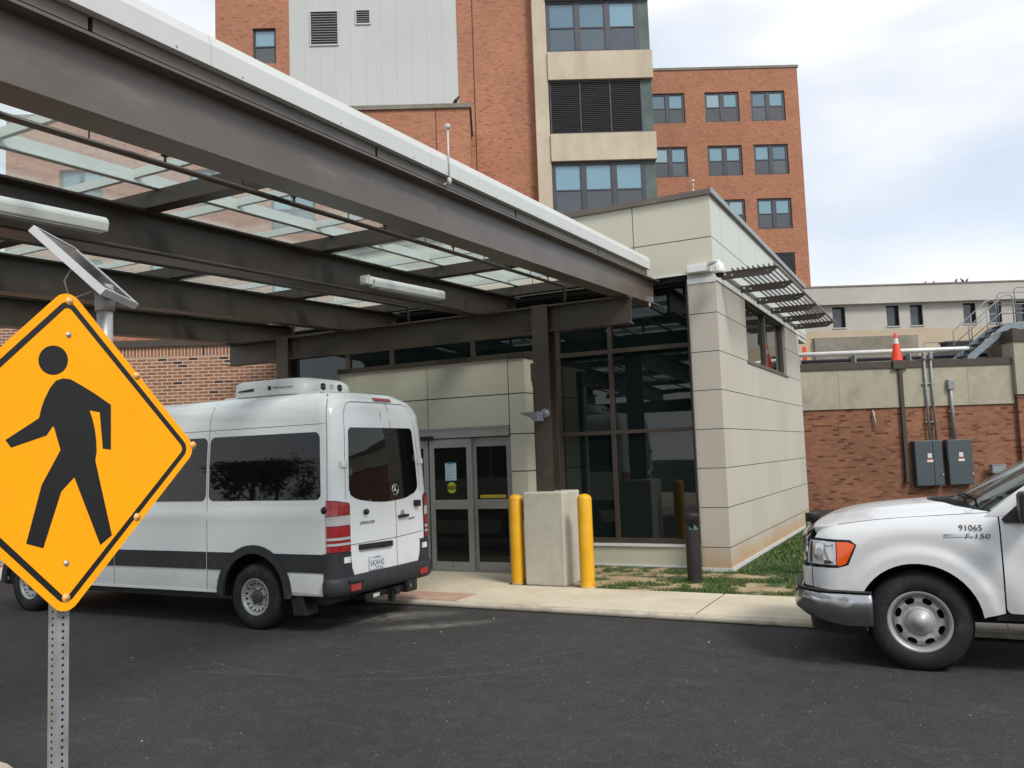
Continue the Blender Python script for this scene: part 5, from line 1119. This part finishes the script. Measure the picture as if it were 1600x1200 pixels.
# local: x rearwards from the front axle, y away from the viewer (0 = left flank), z up
TWD = 2.0; YC_ = TWD/2
def slerp(tab, z):
    if z <= tab[0][0]: return tab[0][1]
    if z >= tab[-1][0]: return tab[-1][1]
    n = len(tab); sl = []
    for i in range(n):
        a, b = tab[max(0, i-1)], tab[min(n-1, i+1)]; sl.append((b[1]-a[1])/(b[0]-a[0]))
    for i in range(n-1):
        if z <= tab[i+1][0]:
            h = tab[i+1][0]-tab[i][0]; t = (z-tab[i][0])/h
            return (2*t**3-3*t*t+1)*tab[i][1]+(t**3-2*t*t+t)*h*sl[i]+(-2*t**3+3*t*t)*tab[i+1][1]+(t**3-t*t)*h*sl[i+1]
CR = .30; CQ = CR*math.pi/2; XF = -.585          # straight flank starts here, corner and face lie ahead of it
def zt(x): return slerp([(-1.1, 1.09), (-.85, 1.14), (-.65, 1.183), (-.3, 1.232), (.1, 1.262), (.62, 1.29), (2.0, 1.30), (5, 1.30)], x)
def tmap(s, z, off=0., top=True):
    # s > 0 flank; -CQ..0 corner; below that the front face
    if s >= 0: x, y, nx, ny = XF+s, 0., 0., -1.
    elif s > -CQ: a = -s/CR; nx, ny = -math.sin(a), -math.cos(a); x, y = XF+CR*nx, CR+CR*ny
    else: d = -s-CQ; y = CR+d; x = XF-CR; nx, ny = -1., -.25
    if s < 0: u = min(1., max(0., y/YC_)); x -= .075*(1-(1-u)**2); 
    h = zt(x)-z
    t = lerp([(0, .115), (.02, .085), (.06, .04), (.12, .015), (.2, .004), (.3, 0), (.62, .0), (.75, .012), (.9, .03)], h) if top else 0.
    # raised wheel arch lip and flank crease
    if s > -.2:
        r = math.hypot(x, z-.41); q_ = max(0, min(1, (.63-r)/.08)); lip = q_*q_*(3-2*q_)*.022+(lambda t: t*t*(3-2*t))(max(0, 1-abs(r-.76)/.13))*.012 if z > .3 else 0
        cre = .012*max(0, 1-abs(z-.68)/.03) if x > .58 else 0
        off += lip-cre*.5
    t -= off
    return (x-nx*t, y-ny*t, z)
def trk_patch(nm, poly, off, mat, d=.05, holes=(), par=None, edge=True, mir=False, smooth=True):
    m = MB(); f = (lambda p: (p[0], TWD-p[1], p[2])) if mir else (lambda p: p)
    sheet(m, poly, list(holes), lambda a, b: f(tmap(a, b, off)), d, smooth)
    if edge:
        P = dens(poly, d); n = len(P); m.add([f(tmap(a, b, -.02)) for a, b in P]+[f(tmap(a, b, off)) for a, b in P], [(i, (i+1) % n, (i+1) % n+n, i+n) for i in range(n)])
    return m.obj(nm, mat, par or trk, merge=False)
SX_ = lambda x: x-XF
AR = .475
arch = [(SX_(AR*math.cos(R(a))), .41+AR*math.sin(R(a))) for a in [183-177*i/24 for i in range(25)]]
topc = [(SX_(x), zt(x)) for x in (.60, .45, .3, .1, -.1, -.3, -.45, -.6)]
def topface(s): p = tmap(s, 1.0, 0, False); return zt(p[0])
fs_ = [(s, topface(s)) for s in (-.08, -.16, -.24, -.32, -.40, -CQ)]
for mir in (False, True):
    fend = [(SX_(.60), .47)]+[(SX_(.585), .47)]+[arch[-1]]+arch[::-1][1:]+[(SX_(-.55), .62), (-.0, .655), (-.0, .835)]
    fp = [(SX_(.625), .50), (SX_(.50), .47)]+arch[::-1]+[(SX_(-.50), .63), (SX_(-.60), .645), (-.25, .66), (-.25, .83), (-.02, .835), (.065, .86), (.14, 1.03), (.09, 1.07), (-.24, 1.082), (-.25, topface(-.25)), (-.2, topface(-.2)), (-.1, topface(-.1))]+topc[::-1]+[(SX_(.625), 1.29)]
    trk_patch('fender', fp, 0., 'paint2', .026, mir=mir, edge=False)
    # bumper-height body apron under lamps
    trk_patch('apron', [(-.26, .66), (-CQ-.22, .66), (-CQ-.22, .80), (-.26, .83)], .0, 'paint2', .05, mir=mir, edge=False)
    hl_ = trk_patch('headlamp', [(.06, .862), (.135, 1.03), (.08, 1.065), (-.26, 1.08), (-.30, 1.07), (-.32, .84), (-.03, .838)], -.008, 'black', .04, mir=mir)
    trk_patch('headlamp_reflector', [(-.03, .86), (-.03, 1.05), (-.20, 1.06), (-.285, 1.055), (-.305, .86)], .002, 'lens', .04, par=hl_, mir=mir)
    trk_patch('headlamp_bezel', [(-.05, .875), (-.05, 1.035), (-.13, 1.045), (-.13, .865)], .006, 'chrome', .04, par=hl_, mir=mir)
    el = lambda cs_, cz_, a_, b_: [(cs_+a_*math.cos(R(q)), cz_+b_*math.sin(R(q))) for q in range(0, 360, 20)]
    trk_patch('headlamp_bowl', el(-.165, .965, .075, .075), .005, 'chrome', .03, par=hl_, mir=mir); trk_patch('headlamp_bulb', el(-.165, .965, .035, .035), .012, 'lensclear', .03, par=hl_, mir=mir)
    trk_patch('headlamp_bezel', [(-.27, .87), (-.245, .87), (-.245, 1.05), (-.27, 1.05)], .006, 'rimdark', .04, par=hl_, mir=mir)
    trk_patch('side_marker', [(.05, .875), (.125, 1.03), (.072, 1.052), (-.022, 1.052), (-.022, .855), (.0, .852)], .006, 'amber', .04, par=hl_, mir=mir)
# hood
hp_ = [tmap(s, 9) for s in [0]]
edge = []
for x in [.60-.06*i for i in range(21)]: edge.append((x, tmap(SX_(x), zt(x))[1]))
cs = [-.08*i for i in range(1, 8)]+[-CQ-.1, -CQ-.2, -CQ-.3, -CQ-.4, -CQ-.5, -CQ-.6, -CQ-.70]
for s in cs:
    p = tmap(s, topface(s)); edge.append((p[0], p[1]))
edge = [e for e in edge if e[0] > -2]
cowl = [(.60, edge[0][1]), (.40, .35), (.34, .6), (.32, 1.0)]
outl = edge+[(edge[-1][0], YC_)]+[(.32, YC_), (.34, .62), (.42, .33)]
def zc(x): return slerp([(-1.1, 1.15), (-1.0, 1.185), (-.85, 1.228), (-.6, 1.272), (-.3, 1.305), (0, 1.33), (.35, 1.352), (.7, 1.36)], x)
cont = []
for i in range(61):
    sv = .02-i*(CQ+.72)/60; p = tmap(sv, topface(sv)); cont.append((p[1], p[0]))
cont.sort(); cq_ = [cont[0]]
for c_ in cont:
    if c_[0]-cq_[-1][0] > .035: cq_.append(c_)
def fx(y): return slerp(cq_, y)
def hoodz(a, b):
    bb = b if b <= YC_ else TWD-b
    d1 = max(0, bb-.115); d2 = max(0, (a-fx(max(bb, .116)))*1.6)
    d = d1*d2/math.sqrt(d1*d1+d2*d2+1e-9) if d2 < 4 else d1
    k_ = 1-(1-min(1, d/.80))**2.3
    bul = .014*(lambda t: t*t*(3-2*t))(max(0, min(1, (bb-.40)/.16)))*(lambda t: t*t*(3-2*t))(max(0, min(1, (a+.95)*1.5)))
    return (a, b, zt(a)+(zc(a)-zt(a))*k_+bul)
def cowlx(y):
    y = y if y <= 1 else 2-y
    return slerp([(.115, .60), (.3, .43), (.6, .23), (.8, .16), (1.0, .14)], y)
ys = [.115+(1-.115)*(i/26)**1.25 for i in range(27)]; ys = ys+[TWD-y for y in ys[::-1][1:]]
m = MB(); m.smooth = True; NV = 34; V = []
for y in ys:
    x0, x1 = cowlx(y), fx(max(.116, min(y, TWD-y)))
    V += [hoodz(x0+(x1-x0)*(1-(1-j/NV)**1.3), y) for j in range(NV+1)]
m.add(V, [(i*(NV+1)+j, (i+1)*(NV+1)+j, (i+1)*(NV+1)+j+1, i*(NV+1)+j+1) for i in range(len(ys)-1) for j in range(NV)])
for row in (V[:NV+1], V[-(NV+1):]): MB().tube([(p[0], p[1], p[2]+.0005) for p in row], .0028, 6).obj('hood_gap', 'gap', trk)
E_ = [V[i*(NV+1)+NV] for i in range(len(ys))]; ne = len(E_)
m.add(E_+[(p[0]+.02, p[1], p[2]-.05) for p in E_]+[(p[0]+.02, p[1], p[2]-.11) for p in E_], [(k2*ne+i, k2*ne+i+1, (k2+1)*ne+i+1, (k2+1)*ne+i) for k2 in (0, 1) for i in range(ne-1)])
m.obj('hood', 'paint2', trk)
m = MB(); sheet(m, [(.61, .115), (.44, .30), (.24, .6), (.15, 1.0), (.24, 1.4), (.44, 1.7), (.61, 1.885), (.52, 1.6), (.36, 1.0), (.52, .4)], [], lambda a, b: (a, b, hoodz(min(a, .6), b)[2]-.012), .08, False); cw_ = m.obj('cowl', 'black', trk)
for i in range(5):
    q = .02+.038*i; MB().tube([(cowlx(y_)+q, y_, hoodz(min(.6, cowlx(y_)+q), y_)[2]-.004) for y_ in (.28, .4, .55, .7, .85, 1.0, 1.15, 1.3, 1.45, 1.6)], .007, 6).obj('cowl_rib', 'plasticgrey', cw_)
# grille and chrome surround
gf = []
def gface(y, z, o=0.):
    s = -CQ-(y-CR); p = tmap(s, z, o, False); return (p[0]+.055, p[1], p[2])
m = MB()
P = [(.34, .80), (1.66, .80), (1.69, .93), (1.64, 1.07), (1.5, 1.095), (.5, 1.095), (.36, 1.07), (.31, .93)]
def gf2(a, b, o=0.): q = a if a <= 1 else TWD-a; p = gface(max(q, .30), b, o); return (p[0], a, b)
sheet(m, [(1+(a-1)*.95, .945+(b-.945)*.85) for a, b in P], [], lambda a, b: gf2(a, b, -.03), .08, False); gr = m.obj('grille', 'black', trk)
m = MB(); n = len(P); Pd = dens(P, .08); n = len(Pd); In = [(1+(a-1)*.93, .945+(b-.945)*.72) for a, b in Pd]
m.smooth = True; m.add([gf2(a, b, .0) for a, b in Pd]+[gf2(a, b, .04) for a, b in [(1+(a-1)*.97, .945+(b-.945)*.88) for a, b in Pd]]+[gf2(a, b, .01) for a, b in In], [(i+k_*n, (i+1) % n+k_*n, (i+1) % n+(k_+1)*n, i+(k_+1)*n) for k_ in (0, 1) for i in range(n)]); m.obj('grille_surround', 'chrome', gr)
for z in (.89, .945, 1.0): 
    m = MB(); m.tube([gf2(a, z, .015) for a in [.40+1.2*i/14 for i in range(15)]], .013, 6); m.obj('grille_bar', 'chrome', gr)
oc = gf2(1.0, .945, .035); MB().prism(circle(1.0, .945, .115, 32, ry=.048), oc[0]-.02, oc[0]+.02, 0).obj('oval_emblem', 'emblem', gr); MB().prism(circle(1.0, .945, .103, 32, ry=.040), oc[0]-.022, oc[0]-.018, 0).obj('oval_field', 'plateblue', gr)
# chrome bumper
m = MB(); prof = [(-.06, .37), (.0, .355), (.022, .375), (.045, .47), (.05, .56), (.04, .605), (.02, .635), (-.03, .642)]
def bz(s, z): 
    u = max(0, min(1, (s+.0)/.30)); return z
V = []; ss = [.235-.03*i for i in range(12)]+[-.16-.05*i for i in range(30)]
ss = [s for s in ss if tmap(s, .5, 0, False)[1] < YC_+.001]; 
pts_ = [(tmap(s, .5, 0, False), s) for s in ss]
m.smooth = True
for mir in (0, 1):
    V = []
    for s in ss:
        tap = max(0, min(1, (s+.05)/.28))
        for o_, z in prof:
            z2 = z+(.09*max(0, min(1, -s/.45)) if z < .45 else 0)
            p = tmap(s, z2, o_+.035, False); p = (p[0], p[1], z2); V.append((p[0], TWD-p[1], p[2]) if mir else p)
    k_ = len(prof); m.add(V, [(i*k_+j, i*k_+j+1, (i+1)*k_+j+1, (i+1)*k_+j) for i in range(len(ss)-1) for j in range(k_-1)]); m.add(V[:k_], [tuple(range(k_))])
m.obj('front_bumper', 'bumperchrome', trk)
m = MB(); 
for mir in (0, 1):
    V = []
    for s in ss:
        for o_, z in ((.0, .652), (.040, .650), (.044, .642), (.02, .638)):
            p = tmap(s, z, o_+.02, False); V.append((p[0], TWD-p[1] if mir else p[1], z))
    m.add(V, [(i*4+j, i*4+j+1, (i+1)*4+j+1, (i+1)*4+j) for i in range(len(ss)-1) for j in range(3)])
m.obj('bumper_pad', 'black', trk)
m = MB()
for mir in (0, 1):
    V = []
    for s in ss:
        if s > .16: continue
        for o_, z in ((-.02, .44), (-.01, .37), (-.02, .28), (-.06, .27)):
            p = tmap(s, z, o_, False); V.append((p[0]+.03, TWD-p[1] if mir else p[1], z))
    q = len(V)//4; m.add(V, [(i*4+j, i*4+j+1, (i+1)*4+j+1, (i+1)*4+j) for i in range(q-1) for j in range(3)])
m.obj('air_dam', 'black', trk)
# cab flank, doors, bed
def flank(nm, x0, x1, z0, z1, mir, holes=(), off=0., mat='paint2', rad=.04):
    return trk_patch(nm, rrect(SX_(x0), SX_(x1), z0, z1, rad, 3), off, mat, .07, holes=holes, mir=mir)
ROOF = 1.93
def cabs(x, z, y0=0.):  # cab greenhouse flank leans in
    t = lerp([(1.29, .07), (1.80, .22), (1.90, .30)], z); return (x, t, z)
for mir in (False, True):
    f = (lambda p: (p[0], TWD-p[1], p[2])) if mir else (lambda p: p)
    dr_ = flank('front_door', .637, 1.78, .50, 1.29, mir); flank('rear_door', 1.79, 2.66, .50, 1.29, mir)
    trk_patch('rocker', [(SX_(.56), .44), (SX_(2.66), .44), (SX_(2.66), .50), (SX_(.56), .50)], -.02, 'black', .1, mir=mir)
    ar2 = [(SX_(3.70+AR*math.cos(R(a))), .41+AR*math.sin(R(a))) for a in [174-168*i/20 for i in range(21)]]
    trk_patch('bed_side', [(SX_(2.70), .50), (SX_(3.1), .48)]+ar2+[(SX_(4.2), .5), (SX_(4.85), .52), (SX_(4.85), 1.29), (SX_(2.70), 1.29)], 0, 'paint2', .07, mir=mir)
    # pillars and roof rail as one frame with openings
    m = MB(); frame = [(.53, 1.26), (2.72, 1.29), (2.60, 1.90), (1.42, 1.90), (.60, 1.32)]
    wnd = [[(.92, 1.325), (1.74, 1.325), (1.74, 1.83), (1.47, 1.83), (.86, 1.345)], [(1.84, 1.325), (2.60, 1.325), (2.50, 1.83), (1.84, 1.83)]]
    sheet(m, frame, wnd, lambda a, b: f(cabs(a, b)), .08); m.obj('pillar_frame', 'paint2', trk)
    for w in wnd: m = MB(); sheet(m, w, [], lambda a, b: f((a, cabs(a, b)[1]+.015, b)), .3, False); m.obj('door_window', 'vanglass', trk)
    m = MB(); sheet(m, [(.645, 1.245), (.665, 1.215), (.93, 1.215), (.95, 1.50), (.90, 1.48)], [], lambda a, b: f((a, lerp([(1.2, .035), (1.29, .055), (1.5, .11)], b)-.03, b)), .2, False); m.obj('mirror_sail', 'black', trk)
    m = MB(); m.prism(rrect(.755, .90, 1.225, 1.47, .04), -.24, -.03, 1); 
    if mir: m.v = [(a, TWD-b, c_) for a, b, c_ in m.v]
    mr_ = m.obj('door_mirror', 'black', trk, bevel=.02, seg=3)
    m = MB().box(.79, .85, -.04, .08, 1.27, 1.33)
    if mir: m.v = [(a, TWD-b, c_) for a, b, c_ in m.v]
    m.obj('mirror_arm', 'black', mr_)
    for cx in (0, 3.70):
        m = MB(); n = 20; V = []
        for yy in (.03, .46): V += [f((cx+.49*math.cos(R(a)), yy, .41+.49*math.sin(R(a)))) for a in [6+168*i/n for i in range(n+1)]]
        m.add(V, [(i, i+1, i+n+2, i+n+1) for i in range(n)]+[tuple(range(n+1, 2*n+2))]); m.obj('wheel_well', 'gap', trk)
        wheel(trk, cx, TWD-.15 if mir else .15, .402+(.0 if not mir else .06), .402, .25, .243, 'truck', -1 if mir else 1)
# windscreen, roof, interior
def wsp(u, t): # u across 0..1, t up 0..1
    y = .13+(TWD-.26)*u; yt = .33+(TWD-.66)*u; bow = .30*(1-(2*u-1)**2)
    return ((.60-bow)*(1-t)+(1.43-bow*.45)*t, y*(1-t)+yt*t, (1.30+.03*(1-(2*u-1)**2))*(1-t)+1.875*t)
m = MB(); m.smooth = True; n = 14; m.add([wsp(i/n, j/6) for j in range(7) for i in range(n+1)], [(j*(n+1)+i, j*(n+1)+i+1, (j+1)*(n+1)+i+1, (j+1)*(n+1)+i) for j in range(6) for i in range(n)]); m.obj('windscreen', 'clearglass', trk, fix=False)
for u in (0, 1):
    m = MB(); m.tube([tuple(Vector(wsp(u, t))+Vector((-.01, (-.02 if u == 0 else .02), .0))) for t in (0, .25, .5, .75, 1)], .022, 10); m.obj('windscreen_pillar', 'paint2', trk)
m = MB(); m.smooth = True; V = []
for j in range(8):
    x = 1.40+1.20*j/7
    for i in range(13): u = i/12; V.append((x-(.10*(1-(2*u-1)**2) if j == 0 else 0), .30+(TWD-.60)*u, 1.895+.055*(1-(2*u-1)**4)*(1 if 0 < j < 7 else .4)))
m.add(V, [(j*13+i, j*13+i+1, (j+1)*13+i+1, (j+1)*13+i) for j in range(7) for i in range(12)]); m.obj('roof', 'paint2', trk)
MB().add([(2.72, .08, 1.29), (2.72, 1.92, 1.29), (2.60, 1.68, 1.89), (2.60, .32, 1.89)], [(0, 1, 2, 3)]).obj('rear_glass', 'vanglass', trk)
MB().box(2.69, 2.72, .05, 1.95, .5, 1.29).obj('cab_back', 'paint2', trk)
MB().box(.75, 1.15, .16, 1.84, .95, 1.25).obj('dashboard', 'framegrey', trk, bevel=.05)
MB().box(.62, 2.66, .10, 1.90, .5, .62).obj('cab_floor', 'black', trk)
for y in (.30, 1.12): MB().box(1.55, 1.72, y, y+.52, .85, 1.52).box(1.2, 1.7, y, y+.52, .75, .92).obj('seat', 'framegrey', trk, bevel=.05)
m = MB(); m.tube([(1.05+.10*math.sin(R(a)), .60+.19*math.cos(R(a)), 1.27+.16*math.sin(R(a))) for a in range(0, 361, 20)], .016, 8, False); m.obj('steering_wheel', 'black', trk)
g1 = MB()
for i in range(9): g1.tube([(1.22, .25+.1*i, 1.26), (1.34, .25+.1*i, 1.74)], .004, 4)
for i in range(7): g1.tube([(1.22+.02*i, .2, 1.28+.075*i), (1.22+.02*i, 1.1, 1.28+.075*i)], .004, 4)
g1.obj('mesh_screen', 'pvc', trk)
MB().box(2.75, 4.84, .06, 1.94, .62, .68).box(2.75, 2.80, .06, 1.94, .68, 1.26).obj('bed_floor', 'black', trk)
MB().box(4.83, 4.88, .05, 1.95, .58, 1.29).obj('tailgate', 'paint2', trk, bevel=.02); MB().box(4.86, 5.02, .04, 1.96, .40, .56).obj('rear_bumper', 'chrome', trk, bevel=.03)
for y in (.02, 1.80): MB().box(4.86, 4.90, y, y+.17, .72, 1.20).obj('tail_lamp', 'red', trk, bevel=.02)
MB().box(-.70, 4.7, .35, 1.65, .36, .55).obj('chassis', 'gap', trk)
for y0 in (.35, 1.0): MB().tube([(.60, y0, 1.36), (.45, y0+.30, 1.385), (.40, y0+.62, 1.395)], .009, 6).obj('wiper', 'black', trk)
MB().tube([(.52, .52, 1.37), (.40, .33, 1.44), (.42, .34, 1.36)], .010, 6).obj('wiper_arm', 'black', trk)
def ttext(nm, s_, size, mat, x, z, sh=0., sx=1., d=.002, par=None):
    p = tmap(SX_(x), z, .002); q = tmap(SX_(x), z+.05, .002); upv = Vector(q)-Vector(p)
    return text(nm, s_, size, mat, par or trk, (p[0], p[1]-.002, p[2]), (1, 0, 0), tuple(upv), d, shear=sh, sx=sx)
ttext('fleet_number', '91065', .070, 'textdark', .335, 1.155, sx=1.0, d=.0008)
bp = MB(); P = [(.245, 1.112), (.60, 1.112), (.60, 1.125), (.245, 1.125)]
sheet(bp, [(.23, 1.105), (.43, 1.105), (.45, 1.125), (.22, 1.125)], [], lambda a, b: tmap(SX_(a), b, .008), .1, False); bo_ = bp.obj('badge', 'chrome', trk)
ttext('badge_text', 'F-150', .056, 'black', .375, 1.092, .15, 1.42, .003, bo_)

# ================================================================== TREES (behind the camera, seen only in the reflections)
def tree(x, y, h, r, label, seed):
    rg = random.Random(seed); t = thing('broadleaf_tree', label, 'tree', (x, y, 0), rg.uniform(0, 6), 'trees across the road')
    m = MB(); m.tube([(0, 0, 0), (.05, 0, h*.25), (0, .08, h*.5), (0, 0, h*.8)], [.28, .22, .15, .05], 10); cl_ = []
    for i in range(9):
        a = rg.uniform(0, 6.28); z = h*rg.uniform(.35, .85); q = (r*.7*math.cos(a), r*.7*math.sin(a), z+h*.1); m.tube([(0, 0, z-h*.12), (q[0]*.5, q[1]*.5, z), q], [.09, .06, .02], 6); cl_.append(q)
    m.obj('trunk', 'bark', t)
    for i in range(22): a = rg.uniform(0, 6.28); rr = r*rg.uniform(.1, .85); cl_.append((rr*math.cos(a), rr*math.sin(a), h*rg.uniform(.4, 1.0)))
    m = MB()
    for c_ in cl_:
        cr_ = r*rg.uniform(.25, .42)
        for j in range(90):
            d = Vector((rg.gauss(0, 1), rg.gauss(0, 1), rg.gauss(0, .8))).normalized()*cr_*rg.uniform(.4, 1); p = Vector(c_)+d; s = rg.uniform(.12, .26)
            u = Vector((rg.gauss(0, 1), rg.gauss(0, 1), rg.gauss(0, 1))).normalized(); w = u.orthogonal().normalized(); m.add([p-u*s, p+w*s*.6, p+u*s, p-w*s*.6], [(0, 1, 2, 3)])
    m.obj('crown', 'leaf', t, fix=False)
for i, (x, y, h, r) in enumerate(((-26, -16, 7, 3.2), (-17, -20, 5.5, 2.8), (-33, -24, 9, 4), (-9, -24, 7, 3.4), (2, -26, 8, 3.6), (14, -22, 7, 3.3), (-45, -18, 8, 4), (26, -26, 9, 4))):
    tree(x*1.7, y*1.9, h, r, ('broad tree mirrored in the left side window of the van', 'low rounded tree mirrored in the rear side window of the van', 'tall wide tree mirrored beyond the van roof line', 'medium tree mirrored in the sliding door glass', 'tall tree mirrored in the left pane of the glass wall', 'medium round tree mirrored in the right pane of the glass wall', 'far tree at the left end of the mirrored tree row', 'tall tree at the right end of the mirrored tree row')[i], i)
